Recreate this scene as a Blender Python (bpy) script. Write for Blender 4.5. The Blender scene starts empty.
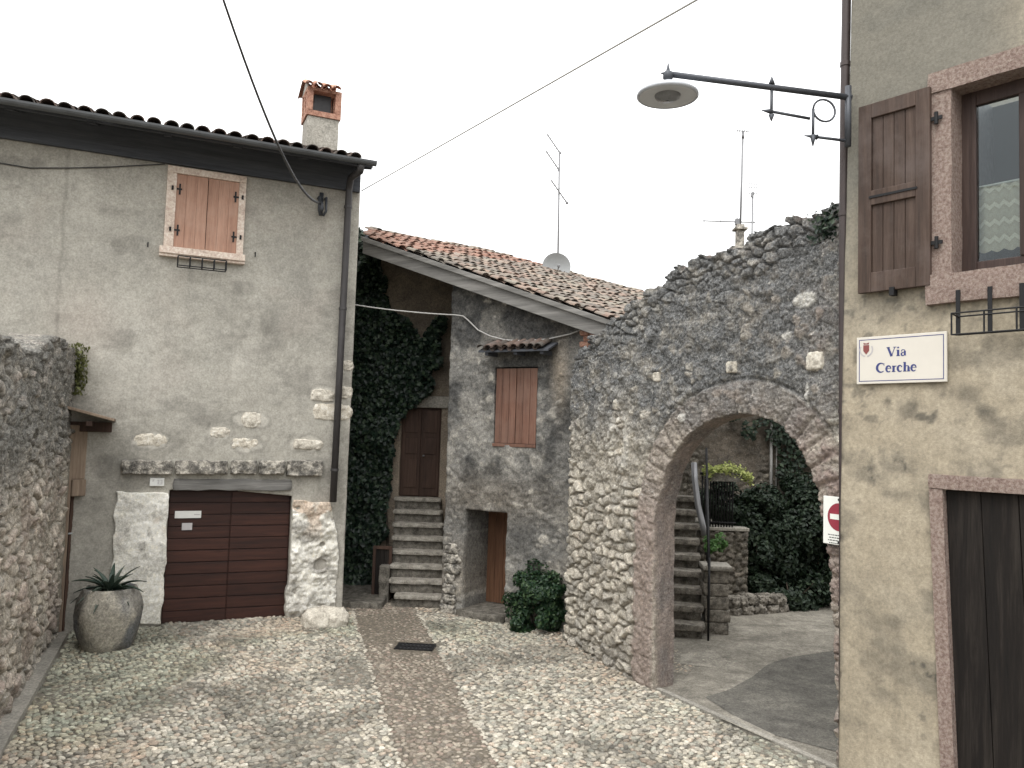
import bpy, math, random
import numpy as np
from mathutils import Vector, noise as mnoise
random.seed(7); rng = np.random.default_rng(11)
scene = bpy.context.scene
COL = scene.collection
PI = math.pi

# ------------------------------------------------------------------ camera
H, F = 2.9, 804.0
TH, RO = math.radians(3.6), math.radians(1.8)
FWD = np.array([0, math.cos(TH), math.sin(TH)]); _U = np.array([0, -math.sin(TH), math.cos(TH)]); _X = np.array([1., 0, 0])
RIGHT = math.cos(RO)*_X + math.sin(RO)*_U
UP = math.cos(RO)*_U - math.sin(RO)*_X
CAM = np.array([0, 0, H])
def ray(x, y): return FWD + (x-512)/F*RIGHT - (y-384)/F*UP
def ground(x, y, z=0.):
    d = ray(x, y); return CAM + d*(z-H)/d[2]
def at(x, y, Y):
    d = ray(x, y); return CAM + d*(Y/d[1])

class Frame:
    """a vertical plane: along d (to the right), out n (towards the street), up z"""
    def __init__(s, o, az):
        a = math.radians(az); s.o = np.array(o, float); s.o[2] = 0
        s.d = np.array([math.sin(a), math.cos(a), 0]); s.n = np.array([math.cos(a), -math.sin(a), 0])
    def S(s, x, y, t=0.):
        d = ray(x, y); k = ((s.o+s.n*t-CAM) @ s.n)/(d @ s.n); P = CAM+d*k
        return float((P-s.o) @ s.d), float(P[2])
    def W(s, a, t, z):
        a = np.asarray(a, float); t = np.asarray(t, float); z = np.asarray(z, float)
        a, t, z = np.broadcast_arrays(a, t, z)
        return s.o + a[..., None]*s.d + t[..., None]*s.n + z[..., None]*np.array([0, 0, 1.])
    def w(s, a, t, z): return s.o + a*s.d + t*s.n + np.array([0, 0, z])

LH = Frame(ground(224, 622), 66)      # plastered house on the left
GW = Frame(ground(30, 678), -22)      # garden wall at the far left
RB = Frame(ground(838.5, 780), 140.5) # house on the right
AW = Frame(ground(650, 688), 150.5)   # wall with the archway
CH = Frame(ground(441, 612), 120)     # old house in the middle
WORLD = Frame((0, 0, 0), 90)          # d = +x, n = -y

# ------------------------------------------------------------------ numpy noise
def _h(ix, iy, seed):
    ix = ix.astype(np.int64).astype(np.uint32); iy = iy.astype(np.int64).astype(np.uint32)
    h = ix*np.uint32(374761393) + iy*np.uint32(668265263) + np.uint32((seed*2246822519) & 0xffffffff)
    h = (h ^ (h >> np.uint32(13)))*np.uint32(1274126177); h = h ^ (h >> np.uint32(16))
    h = h*np.uint32(2654435761); h = h ^ (h >> np.uint32(15))
    return h.astype(np.float64)/4294967295.0
def vn(x, y, seed=0):
    x = np.asarray(x, float); y = np.asarray(y, float)
    ix, iy = np.floor(x), np.floor(y); fx, fy = x-ix, y-iy
    fx = fx*fx*(3-2*fx); fy = fy*fy*(3-2*fy)
    a = _h(ix, iy, seed); b = _h(ix+1, iy, seed); c = _h(ix, iy+1, seed); d = _h(ix+1, iy+1, seed)
    return (a*(1-fx)+b*fx)*(1-fy) + (c*(1-fx)+d*fx)*fy
def fbm(x, y, o=4, seed=0):
    r = 0; a = .5; n = 0
    for k in range(o):
        r = r + a*vn(x*2**k, y*2**k, seed+k*17); n += a; a *= .5
    return r/n
def voro(x, y, seed=0, jit=.8, full=False):
    ix, iy = np.floor(x), np.floor(y)
    f1 = np.full(x.shape, 9.); f2 = f1.copy(); rid = np.zeros(x.shape); ox = rid.copy(); oy = rid.copy()
    for dx in (-1, 0, 1):
        for dy in (-1, 0, 1):
            cx, cy = ix+dx, iy+dy
            px = cx+.5+jit*(_h(cx, cy, seed)-.5); py = cy+.5+jit*(_h(cx, cy, seed+1)-.5)
            d = np.hypot(px-x, py-y); rr = _h(cx, cy, seed+2)
            n = d < f1
            f2 = np.where(n, f1, np.minimum(f2, d)); rid = np.where(n, rr, rid); f1 = np.where(n, d, f1)
            ox = np.where(n, x-px, ox); oy = np.where(n, y-py, oy)
    if full: return f1, f2, rid, ox, oy
    return f1, f2, rid
def stones(x, y, seed, jit=.85, w=.22):
    """angular, slightly tilted stone faces: profile 0..1, random, relief"""
    f1, f2, rid, ox, oy = voro(x, y, seed, jit, True)
    pr = sstep(.015, w, f2-f1)
    r2 = (rid*7.13) % 1; r3 = (rid*13.7) % 1
    return pr, rid, ((r2-.5)*ox+(r3-.5)*oy)*pr
def sstep(a, b, x):
    t = np.clip((x-a)/(b-a), 0, 1); return t*t*(3-2*t)
def blob(s, z, cs, cz, rs, rz):
    return np.exp(-((s-cs)/rs)**2-((z-cz)/rz)**2)
def pip(x, y, poly):
    r = np.zeros(x.shape, bool); n = len(poly)
    for i in range(n):
        (x1, y1), (x2, y2) = poly[i], poly[(i+1) % n]
        if y1 == y2: continue
        c = ((y1 > y) != (y2 > y)) & (x < (x2-x1)*(y-y1)/(y2-y1)+x1)
        r ^= c
    return r
def nearest(x, y, poly, closed=True):
    bd = np.full(x.shape, 1e9); bx = x.copy(); by = y.copy(); arc = np.zeros(x.shape); acc = 0
    n = len(poly)
    for i in range(n if closed else n-1):
        (x1, y1), (x2, y2) = poly[i], poly[(i+1) % n]
        dx, dy = x2-x1, y2-y1; L = dx*dx+dy*dy
        if L < 1e-12: continue
        t = np.clip(((x-x1)*dx+(y-y1)*dy)/L, 0, 1); qx, qy = x1+t*dx, y1+t*dy
        d = np.hypot(qx-x, qy-y); m = d < bd
        bd = np.where(m, d, bd); bx = np.where(m, qx, bx); by = np.where(m, qy, by)
        arc = np.where(m, acc+t*math.sqrt(L), arc); acc += math.sqrt(L)
    return bd, bx, by, arc

# ------------------------------------------------------------------ materials
def newmat(name, rough=.85, metal=0., spec=.25):
    m = bpy.data.materials.new(name); m.use_nodes = True
    nt = m.node_tree; b = nt.nodes['Principled BSDF']
    b.inputs['Roughness'].default_value = rough; b.inputs['Metallic'].default_value = metal
    b.inputs['Specular IOR Level'].default_value = spec
    return m, nt, b
def L(nt, a, b): nt.links.new(a, b)
def setin(nt, sock, v):
    if hasattr(v, 'links') or isinstance(v, bpy.types.NodeSocket): nt.links.new(v, sock)
    elif isinstance(v, (tuple, list)) and len(v) == 3 and sock.type == 'RGBA': sock.default_value = (*v, 1)
    else: sock.default_value = v
def coords(nt, scale=(1, 1, 1), kind='Object'):
    tc = nt.nodes.new('ShaderNodeTexCoord'); mp = nt.nodes.new('ShaderNodeMapping')
    L(nt, tc.outputs[kind], mp.inputs['Vector']); mp.inputs['Scale'].default_value = scale
    return mp.outputs['Vector']
def nz(nt, scale, detail=6, rough=.6, vec=None, dist=0.):
    n = nt.nodes.new('ShaderNodeTexNoise'); n.inputs['Scale'].default_value = scale
    n.inputs['Detail'].default_value = detail; n.inputs['Roughness'].default_value = rough
    n.inputs['Distortion'].default_value = dist
    if vec is None: vec = coords(nt)
    L(nt, vec, n.inputs['Vector']); return n.outputs['Fac']
def vor(nt, scale, vec=None, feature='F1', out='Distance'):
    n = nt.nodes.new('ShaderNodeTexVoronoi'); n.feature = feature; n.inputs['Scale'].default_value = scale
    if vec is None: vec = coords(nt)
    L(nt, vec, n.inputs['Vector']); return n.outputs[out]
def ramp(nt, fac, stops, interp='LINEAR'):
    n = nt.nodes.new('ShaderNodeValToRGB'); n.color_ramp.interpolation = interp
    e = n.color_ramp.elements
    while len(e) < len(stops): e.new(.5)
    for i, (p, c) in enumerate(stops):
        e[i].position = p; e[i].color = (*c, 1) if isinstance(c, (tuple, list)) else (c, c, c, 1)
    L(nt, fac, n.inputs['Fac']); return n.outputs['Color']
def mix(nt, fac, a, b, mode='MIX'):
    n = nt.nodes.new('ShaderNodeMix'); n.data_type = 'RGBA'; n.blend_type = mode
    setin(nt, n.inputs[0], fac); setin(nt, n.inputs[6], a); setin(nt, n.inputs[7], b)
    return n.outputs[2]
def math_(nt, op, a, b=0., clamp=False):
    n = nt.nodes.new('ShaderNodeMath'); n.operation = op; n.use_clamp = clamp
    setin(nt, n.inputs[0], a); setin(nt, n.inputs[1], b); return n.outputs[0]
def bump(nt, bsdf, h, strength=.4, dist=.01):
    n = nt.nodes.new('ShaderNodeBump'); n.inputs['Strength'].default_value = strength
    n.inputs['Distance'].default_value = dist; setin(nt, n.inputs['Height'], h)
    L(nt, n.outputs['Normal'], bsdf.inputs['Normal'])
def attr(nt, name='Col'):
    n = nt.nodes.new('ShaderNodeAttribute'); n.attribute_name = name
    s = nt.nodes.new('ShaderNodeSeparateColor'); L(nt, n.outputs['Color'], s.inputs[0])
    return s.outputs[0], s.outputs[1], s.outputs[2], n.outputs['Color']
def island(nt):
    n = nt.nodes.new('ShaderNodeNewGeometry'); return n.outputs['Random Per Island']

def plaster_mat(name, base, light, dark, stain, patch, third, bs=.35, grain=90, use_attr=True, speck=0., micro=.6):
    """r: stain and painted shade, g: bare pale patch, b: third colour"""
    m, nt, b = newmat(name, .92, 0, .15)
    big = nz(nt, .9, 7, .62); med = nz(nt, 4.5, 8, .68); fine = nz(nt, 38, 5, .7)
    c = ramp(nt, big, [(.3, dark), (.5, base), (.72, light)])
    c = mix(nt, math_(nt, 'MULTIPLY', ramp(nt, med, [(.45, 0.), (.75, 1.)]), .55), c, dark)
    c = mix(nt, math_(nt, 'MULTIPLY', ramp(nt, nz(nt, 2.1, 8, .7), [(.5, 0.), (.72, 1.)]), .5), c, light)
    st = nz(nt, 3.0, 5, .6, coords(nt, (2.2, 2.2, .16)))
    c = mix(nt, math_(nt, 'MULTIPLY', ramp(nt, st, [(.5, 0.), (.75, 1.)]), .16), c, stain)
    c = mix(nt, .55, c, ramp(nt, nz(nt, 11, 8, .75), [(.3, .34), (.5, .5), (.7, .66)]), 'OVERLAY')
    if use_attr:
        r, g, bb, _ = attr(nt)
        c = mix(nt, math_(nt, 'MULTIPLY', r, ramp(nt, med, [(.25, .35), (.6, 1.)]), True), c, stain)
        c = mix(nt, bb, c, third)
        c = mix(nt, g, c, patch)
    c = mix(nt, micro, c, ramp(nt, fine, [(.33, .2), (.5, .5), (.67, .8)]), 'OVERLAY')
    if speck:
        spk = nz(nt, 17, 8, .78)
        c = mix(nt, math_(nt, 'MULTIPLY', ramp(nt, spk, [(.53, 0.), (.62, .6)]), speck), c, mix(nt, 1., c, (1.8, 1.75, 1.65), 'MULTIPLY'))
        c = mix(nt, math_(nt, 'MULTIPLY', ramp(nt, spk, [(.38, .75), (.46, 0.)]), speck), c, mix(nt, 1., c, (.42, .42, .43), 'MULTIPLY'))
    sp = ramp(nt, nz(nt, 70, 3, .6), [(.66, 0.), (.74, 1.)])
    c = mix(nt, math_(nt, 'MULTIPLY', sp, .35), c, stain)
    L(nt, c, b.inputs['Base Color'])
    hh = math_(nt, 'ADD', math_(nt, 'MULTIPLY', nz(nt, grain, 4, .7), .5), math_(nt, 'MULTIPLY', med, 1.2))
    bump(nt, b, hh, bs, .012)
    return m

def stone_mat(name, stones, mortar, weather, tint, bs=.6, spots=(.62, .6, .55)):
    """r: stone mask, g: per-stone random, b: weathering; a second attribute gives the tint"""
    m, nt, b = newmat(name, .93, 0, .12)
    r, g, bb, _ = attr(nt); tr, tg, tb, _ = attr(nt, 'Tint')
    n = len(stones)
    c = ramp(nt, g, [(i/(n-1), s) for i, s in enumerate(stones)])
    med = nz(nt, 7, 9, .7); fine = nz(nt, 45, 7, .72)
    mc = mix(nt, ramp(nt, med, [(.35, 0.), (.65, 1.)]), mortar, tuple(x*.62 for x in mortar))
    c = mix(nt, r, mc, c)
    c = mix(nt, .75, c, ramp(nt, med, [(.33, .2), (.5, .5), (.67, .8)]), 'OVERLAY')
    c = mix(nt, tr, c, mix(nt, ramp(nt, fine, [(.35, 0.), (.65, 1.)]), tint, tuple(x*.6 for x in tint)))
    wf = math_(nt, 'MULTIPLY', bb, ramp(nt, nz(nt, 3.2, 9, .75), [(.3, .25), (.52, 1.)]), True)
    c = mix(nt, wf, c, mix(nt, ramp(nt, fine, [(.4, 0.), (.62, 1.)]), weather, tuple(min(1, x*2.1) for x in weather)))
    li = ramp(nt, nz(nt, 16, 6, .65), [(.6, 0.), (.68, 1.)])
    c = mix(nt, math_(nt, 'MULTIPLY', li, math_(nt, 'MULTIPLY', tg, .8)), c, spots)
    c = mix(nt, tb, c, spots)
    c = mix(nt, .65, c, ramp(nt, fine, [(.33, .2), (.5, .5), (.67, .8)]), 'OVERLAY')
    spk = nz(nt, 26, 7, .75)
    c = mix(nt, ramp(nt, spk, [(.54, 0.), (.64, .55)]), c, mix(nt, 1., c, (1.9, 1.85, 1.75), 'MULTIPLY'))
    c = mix(nt, ramp(nt, spk, [(.36, .7), (.45, 0.)]), c, mix(nt, 1., c, (.42, .42, .43), 'MULTIPLY'))
    dk = ramp(nt, nz(nt, 60, 4, .7), [(.3, 1.), (.4, 0.)])
    c = mix(nt, math_(nt, 'MULTIPLY', dk, .55), c, (.05, .045, .04))
    L(nt, c, b.inputs['Base Color'])
    hh = math_(nt, 'ADD', fine, math_(nt, 'MULTIPLY', nz(nt, 120, 3, .7), .4))
    hh = math_(nt, 'ADD', hh, math_(nt, 'MULTIPLY', nz(nt, 18, 5, .65), 1.3))
    bump(nt, b, hh, bs, .02)
    return m

def rock_mat(name, a, bcol, dark, scale=9, bs=.5, per=.0):
    m, nt, b = newmat(name, .92, 0, .15)
    c = ramp(nt, nz(nt, scale, 9, .7), [(.36, dark), (.48, a), (.62, bcol)])
    if per: c = mix(nt, per, c, ramp(nt, island(nt), [(0, .25), (.5, .5), (1, .75)]), 'OVERLAY')
    fine = nz(nt, scale*6, 6, .7)
    c = mix(nt, .6, c, ramp(nt, fine, [(.33, .22), (.5, .5), (.67, .78)]), 'OVERLAY')
    L(nt, c, b.inputs['Base Color']); bump(nt, b, math_(nt, 'ADD', fine, nz(nt, scale*2, 5, .6)), bs, .015)
    return m

def wood_mat(name, a, bcol, dark, axis=2, rough=.75, scale=14, per=.4, fade=None, bs=.25):
    m, nt, b = newmat(name, rough, 0, .25)
    sc = [1, 1, 1]; sc[axis] = .06
    if axis == 0: sc = [.06, .06, 1]
    g = nz(nt, scale, 8, .7, coords(nt, tuple(sc)), .4); g2 = nz(nt, scale*5, 4, .7, coords(nt, tuple(sc)))
    c = ramp(nt, g, [(.3, dark), (.5, a), (.72, bcol)])
    c = mix(nt, .45, c, ramp(nt, g2, [(.3, .3), (.5, .5), (.7, .68)]), 'OVERLAY')
    if per: c = mix(nt, per, c, ramp(nt, island(nt), [(0, .3), (.5, .5), (1, .68)]), 'OVERLAY')
    if fade: c = mix(nt, ramp(nt, nz(nt, 2.2, 7, .7), [(.45, 0.), (.7, .7)]), c, fade)
    L(nt, c, b.inputs['Base Color']); bump(nt, b, math_(nt, 'ADD', g, g2), bs, .006)
    return m

def plain_mat(name, c, rough=.6, metal=0., var=.25, scale=20, spec=.4):
    m, nt, b = newmat(name, rough, metal, spec)
    n = nz(nt, scale, 6, .65)
    cc = mix(nt, var, c, ramp(nt, n, [(.3, tuple(x*.45 for x in c)), (.7, tuple(min(1, x*1.4) for x in c))]))
    L(nt, cc, b.inputs['Base Color'])
    L(nt, ramp(nt, n, [(.3, max(0, rough-.12)), (.7, min(1, rough+.15))]), b.inputs['Roughness'])
    return m

def leaf_mat(name, a, bcol, c3, trans=.25, rough=.55):
    m, nt, b = newmat(name, rough, 0, .3)
    c = ramp(nt, island(nt), [(0, a), (.55, bcol), (1, c3)])
    L(nt, c, b.inputs['Base Color'])
    t = nt.nodes.new('ShaderNodeBsdfTranslucent'); L(nt, c, t.inputs['Color'])
    mx = nt.nodes.new('ShaderNodeMixShader'); mx.inputs[0].default_value = trans
    L(nt, b.outputs[0], mx.inputs[1]); L(nt, t.outputs[0], mx.inputs[2])
    L(nt, mx.outputs[0], nt.nodes['Material Output'].inputs['Surface'])
    return m

def tile_mat(name, cols, lichen, amt=.5):
    m, nt, b = newmat(name, .9, 0, .15)
    n = len(cols)
    c = ramp(nt, island(nt), [(i/(n-1), s) for i, s in enumerate(cols)], 'CONSTANT')
    c = mix(nt, .6, c, ramp(nt, nz(nt, 12, 7, .7), [(.3, .3), (.5, .5), (.7, .7)]), 'OVERLAY')
    c = mix(nt, math_(nt, 'MULTIPLY', ramp(nt, nz(nt, 5, 8, .75), [(.42, 0.), (.6, 1.)]), amt), c, lichen)
    L(nt, c, b.inputs['Base Color']); bump(nt, b, nz(nt, 60, 5, .7), .4, .01)
    return m

M = {}
M['lh'] = plaster_mat('grey_lime_render', (.36, .342, .298), (.435, .415, .365), (.285, .272, .24), (.135, .127, .112), (.55, .52, .46), (.345, .295, .255), speck=.08, micro=.34)
M['rb'] = plaster_mat('ochre_lime_render', (.345, .298, .222), (.43, .38, .295), (.255, .224, .172), (.095, .088, .074), (.5, .45, .36), (.165, .16, .138), bs=.5, speck=.05, micro=.3)
M['ch'] = plaster_mat('weathered_dark_render', (.165, .16, .148), (.29, .28, .255), (.085, .084, .081), (.05, .05, .049), (.44, .415, .365), (.29, .245, .19), bs=1., grain=45, speck=1.)
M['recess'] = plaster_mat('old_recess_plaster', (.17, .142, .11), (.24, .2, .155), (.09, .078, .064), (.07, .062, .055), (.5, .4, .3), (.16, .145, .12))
M['aw'] = stone_mat('rubble_masonry', [(.42, .39, .335), (.55, .505, .425), (.33, .31, .275), (.6, .55, .465), (.47, .43, .365)], (.38, .345, .285), (.1, .101, .1), (.36, .285, .25), .9)
M['gw'] = stone_mat('garden_rubble', [(.4, .36, .3), (.5, .45, .38), (.3, .275, .24), (.55, .49, .41), (.42, .35, .3)], (.3, .27, .22), (.1, .098, .09), (.34, .26, .22), .9)
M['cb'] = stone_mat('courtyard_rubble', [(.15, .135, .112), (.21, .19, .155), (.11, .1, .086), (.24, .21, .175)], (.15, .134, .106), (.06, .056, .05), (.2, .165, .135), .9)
M['white'] = plaster_mat('flaking_whitewash', (.74, .72, .65), (.82, .8, .74), (.6, .575, .505), (.25, .235, .21), (.78, .76, .72), (.5, .4, .31), bs=.9, speck=.55)
M['rock'] = rock_mat('limestone', (.4, .375, .32), (.52, .49, .42), (.2, .185, .16), 8)
M['lint'] = rock_mat('lintel_stone', (.2, .187, .165), (.55, .51, .44), (.07, .066, .06), 9, .9)
M['pale'] = rock_mat('pale_limestone', (.5, .46, .39), (.62, .58, .5), (.3, .275, .23), 7)
M['chalk'] = rock_mat('chalky_stone', (.6, .55, .46), (.72, .68, .6), (.36, .32, .26), 9, .8)
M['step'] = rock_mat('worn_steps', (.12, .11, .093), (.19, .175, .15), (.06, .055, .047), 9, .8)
M['tread'] = rock_mat('toplit_worn_treads', (.27, .25, .215), (.36, .335, .29), (.16, .148, .127), 9, .8)  # worn treads, paler than the steps with top light painted in
M['stepc'] = rock_mat('courtyard_steps', (.18, .165, .14), (.28, .255, .22), (.08, .073, .064), 9, .8)
M['pink'] = rock_mat('bush_hammered_pink_marble', (.45, .335, .285), (.6, .495, .43), (.29, .205, .175), 42, 1.5)
M['pinkpale'] = rock_mat('pale_pink_stone', (.6, .5, .42), (.68, .58, .5), (.5, .4, .33), 5, .2)
M['brick'] = rock_mat('orange_brick', (.34, .18, .13), (.44, .27, .2), (.22, .12, .09), 12, .5)
M['shutl'] = wood_mat('sun_bleached_shutter_wood', (.4, .235, .17), (.47, .3, .225), (.31, .18, .13), 2, .8, 14, .15, (.45, .305, .235))
M['shutc'] = wood_mat('red_brown_shutter_wood', (.15, .078, .055), (.205, .115, .083), (.08, .043, .032), 2, .7, 14, .5, (.19, .12, .092))
M['shutr'] = wood_mat('dark_weathered_shutter_wood', (.064, .042, .032), (.1, .07, .055), (.035, .024, .019), 2, .65, 14, .25, (.115, .09, .08))
M['garage'] = wood_mat('mahogany_stained_planks', (.037, .014, .0095), (.058, .023, .015), (.02, .009, .007), 0, .5, 14, .6)
M['doord'] = wood_mat('old_brown_door_wood', (.055, .032, .023), (.085, .052, .038), (.03, .018, .014), 2, .7, 14, .3)
M['dooro'] = wood_mat('orange_brown_door_wood', (.13, .066, .038), (.18, .095, .056), (.075, .038, .024), 2, .6, 14, .4)
M['barn'] = wood_mat('charred_plank_wood', (.011, .0085, .007), (.034, .028, .023), (.005, .0045, .004), 2, .8, 12, .3, None, .9)
M['beam'] = wood_mat('silver_grey_timber', (.17, .165, .155), (.27, .26, .245), (.09, .087, .082), 0, .85, 10, .3)
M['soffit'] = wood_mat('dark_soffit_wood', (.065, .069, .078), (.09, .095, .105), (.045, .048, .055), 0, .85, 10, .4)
M['winframe'] = wood_mat('brown_window_wood', (.05, .032, .027), (.08, .055, .046), (.03, .02, .017), 2, .5, 14, .3)
M['post'] = wood_mat('weathered_post_wood', (.2, .15, .11), (.28, .22, .165), (.1, .075, .058), 2, .85, 12, .3)
M['iron'] = plain_mat('wrought_iron', (.022, .022, .023), .55, .6)
M['lampiron'] = plain_mat('grey_painted_iron', (.07, .075, .085), .5, .4, .3)
M['pipe'] = plain_mat('brown_painted_pipe', (.058, .045, .043), .5, .2, .4, 6)
M['pipel'] = plain_mat('dark_grey_downpipe', (.06, .056, .056), .5, .3, .4, 5)
M['gutter'] = plain_mat('grey_gutter', (.1, .105, .11), .5, .4, .3, 6)
M['galv'] = plain_mat('galvanised_steel', (.2, .2, .205), .5, .5, .2)
M['dish'] = plain_mat('grey_dish_paint', (.3, .31, .31), .5, .1, .15)
M['cable'] = plain_mat('dark_cable', (.05, .05, .052), .7)
M['cablew'] = plain_mat('pale_cable', (.42, .41, .39), .6)
M['enamel'] = plain_mat('cream_enamel', (.6, .565, .5), .35, 0, .08, 3)
M['signwhite'] = plain_mat('white_sign_paint', (.76, .77, .72), .4, 0, .08, 5)
M['navy'] = plain_mat('navy_paint', (.035, .045, .16), .5, 0, .1)
M['crest'] = plain_mat('red_crest_paint', (.2, .055, .05), .5, 0, .1)
M['red'] = plain_mat('dull_red_paint', (.27, .035, .055), .45, 0, .1)
M['black'] = plain_mat('black_paint', (.03, .03, .032), .5, 0, .1)
M['label'] = plain_mat('pale_plate', (.66, .66, .63), .4, 0, .1)
M['labelg'] = plain_mat('grey_plate', (.42, .4, .4), .5, 0, .1)
M['lampw'] = plain_mat('lamp_enamel', (.42, .435, .46), .4, .1, .15, 6)
M['lampu'] = plain_mat('lamp_diffuser', (.6, .62, .65), .45, .0, .15, 6)
M['lampc'] = plain_mat('lamp_bowl', (.2, .205, .215), .3, .0, .2, 8)
M['pot'] = plaster_mat('grey_clay_jar', (.17, .16, .142), (.23, .217, .193), (.095, .09, .081), (.045, .043, .039), (.34, .315, .265), (.15, .155, .16), bs=.9, speck=.8)
M['agave'] = leaf_mat('agave_leaf', (.03, .05, .038), (.045, .068, .05), (.075, .09, .07), .1, .45)
M['soil'] = rock_mat('dry_soil', (.1, .08, .06), (.16, .13, .1), (.05, .04, .03), 20)
M['ivy'] = leaf_mat('ivy_leaf', (.006, .013, .009), (.013, .026, .016), (.05, .075, .043), .1, .4)
M['shrub'] = leaf_mat('dark_shrub_leaf', (.008, .016, .009), (.014, .027, .014), (.03, .046, .024), .08)
M['bush'] = leaf_mat('box_bush_leaf', (.008, .024, .011), (.017, .042, .018), (.06, .1, .042), .15, .42)
M['lime'] = leaf_mat('yellow_green_leaf', (.16, .2, .05), (.28, .31, .09), (.4, .42, .16), .3)
M['fern'] = leaf_mat('fresh_green_leaf', (.05, .11, .03), (.08, .17, .05), (.12, .22, .07), .3)
M['weed'] = leaf_mat('wall_weed_leaf', (.09, .1, .035), (.13, .14, .05), (.17, .18, .07), .25)
M['stem'] = rock_mat('bark', (.08, .065, .05), (.12, .1, .08), (.04, .033, .026), 20)
M['tilel'] = tile_mat('dark_roof_tile', [(.1, .075, .062), (.14, .1, .08), (.08, .066, .058), (.17, .12, .1), (.11, .09, .078)], (.1, .1, .092), .7)
M['tilec'] = tile_mat('old_terracotta_tile', [(.215, .15, .12), (.18, .14, .115), (.26, .185, .145), (.16, .13, .11), (.23, .2, .16), (.28, .215, .17), (.14, .12, .104), (.25, .15, .115)], (.2, .187, .16), .75)
M['tiler'] = tile_mat('terracotta_tile', [(.42, .2, .13), (.5, .27, .19), (.36, .19, .14), (.46, .3, .24)], (.3, .25, .2), .35)
M['tilen'] = tile_mat('newer_red_tile', [(.25, .13, .095), (.28, .16, .12), (.22, .125, .095), (.2, .145, .118)], (.2, .175, .145), .5)
M['chim'] = plaster_mat('chimney_render', (.34, .32, .28), (.42, .4, .36), (.24, .23, .2), (.13, .125, .115), (.5, .47, .42), (.3, .28, .25), use_attr=False)
M['conc'] = plaster_mat('kerb_cement', (.25, .235, .205), (.32, .3, .26), (.17, .16, .14), (.09, .085, .078), (.4, .38, .34), (.2, .18, .16), use_attr=False)

def glass_mat():
    m, nt, b = newmat('window_glass')
    gl = nt.nodes.new('ShaderNodeBsdfGlossy'); gl.inputs['Roughness'].default_value = .03; gl.inputs['Color'].default_value = (.85, .9, .95, 1)
    tr = nt.nodes.new('ShaderNodeBsdfTransparent'); tr.inputs['Color'].default_value = (.86, .89, .88, 1)
    fr = nt.nodes.new('ShaderNodeFresnel'); fr.inputs['IOR'].default_value = 1.5
    mx = nt.nodes.new('ShaderNodeMixShader'); L(nt, math_(nt, 'MULTIPLY', fr.outputs[0], .95, True), mx.inputs[0])
    L(nt, tr.outputs[0], mx.inputs[1]); L(nt, gl.outputs[0], mx.inputs[2]); L(nt, mx.outputs[0], nt.nodes['Material Output'].inputs['Surface'])
    return m
M['glass'] = glass_mat()
def lace_mat():
    m, nt, b = newmat('lace_curtain', .9, 0, .1)
    fine = nz(nt, 160, 3, .7)
    sp = nt.nodes.new('ShaderNodeSeparateXYZ'); L(nt, coords(nt), sp.inputs[0])
    along = math_(nt, 'ADD', math_(nt, 'MULTIPLY', sp.outputs[0], .77), math_(nt, 'MULTIPLY', sp.outputs[1], -.63))
    zig = math_(nt, 'ADD', sp.outputs[2], math_(nt, 'PINGPONG', along, .035))
    band = math_(nt, 'DIVIDE', math_(nt, 'PINGPONG', zig, .07), .07)
    dots = math_(nt, 'MULTIPLY', math_(nt, 'PINGPONG', along, .0175), math_(nt, 'PINGPONG', sp.outputs[2], .0175))
    c = ramp(nt, band, [(.0, (.8, .75, .62)), (.22, (.8, .75, .62)), (.3, (.52, .47, .37)), (1., (.6, .55, .44))])
    c = mix(nt, ramp(nt, dots, [(.00008, 0.), (.0002, .55)]), c, (.76, .73, .65))
    L(nt, mix(nt, ramp(nt, fine, [(.4, .5), (.6, 0.)]), c, (.3, .28, .24)), b.inputs['Base Color'])
    return m
M['lace'] = lace_mat()
def colattr_mat(name, rough=.85, fine=50):
    m, nt, b = newmat(name, rough, 0, .25)
    _, _, _, c = attr(nt)
    n1 = nz(nt, fine, 6, .7); n2 = nz(nt, fine*.25, 5, .65)
    c = mix(nt, .5, c, ramp(nt, n1, [(.33, .22), (.5, .5), (.67, .78)]), 'OVERLAY')
    c = mix(nt, .4, c, ramp(nt, n2, [(.33, .2), (.5, .5), (.67, .8)]), 'OVERLAY')
    L(nt, c, b.inputs['Base Color']); bump(nt, b, n1, .4, .006); return m
M['cobble'] = colattr_mat('river_cobbles')
def earth_mat(name, a, b2, d, sc=12):
    m, nt, b = newmat(name, .95, 0, .15)
    c = ramp(nt, nz(nt, sc, 9, .72), [(.3, d), (.5, a), (.7, b2)])
    v = vor(nt, 26); c = mix(nt, .5, c, ramp(nt, v, [(.1, .68), (.6, .3)]), 'OVERLAY')
    L(nt, c, b.inputs['Base Color']); bump(nt, b, math_(nt, 'SUBTRACT', nz(nt, 60, 5, .7), v), .7, .02); return m
M['bed'] = earth_mat('sandy_joint_bed', (.19, .172, .14), (.265, .242, .2), (.11, .1, .082))
M['pathbed'] = earth_mat('brown_path_bed', (.16, .138, .108), (.22, .192, .155), (.095, .082, .066))
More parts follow.
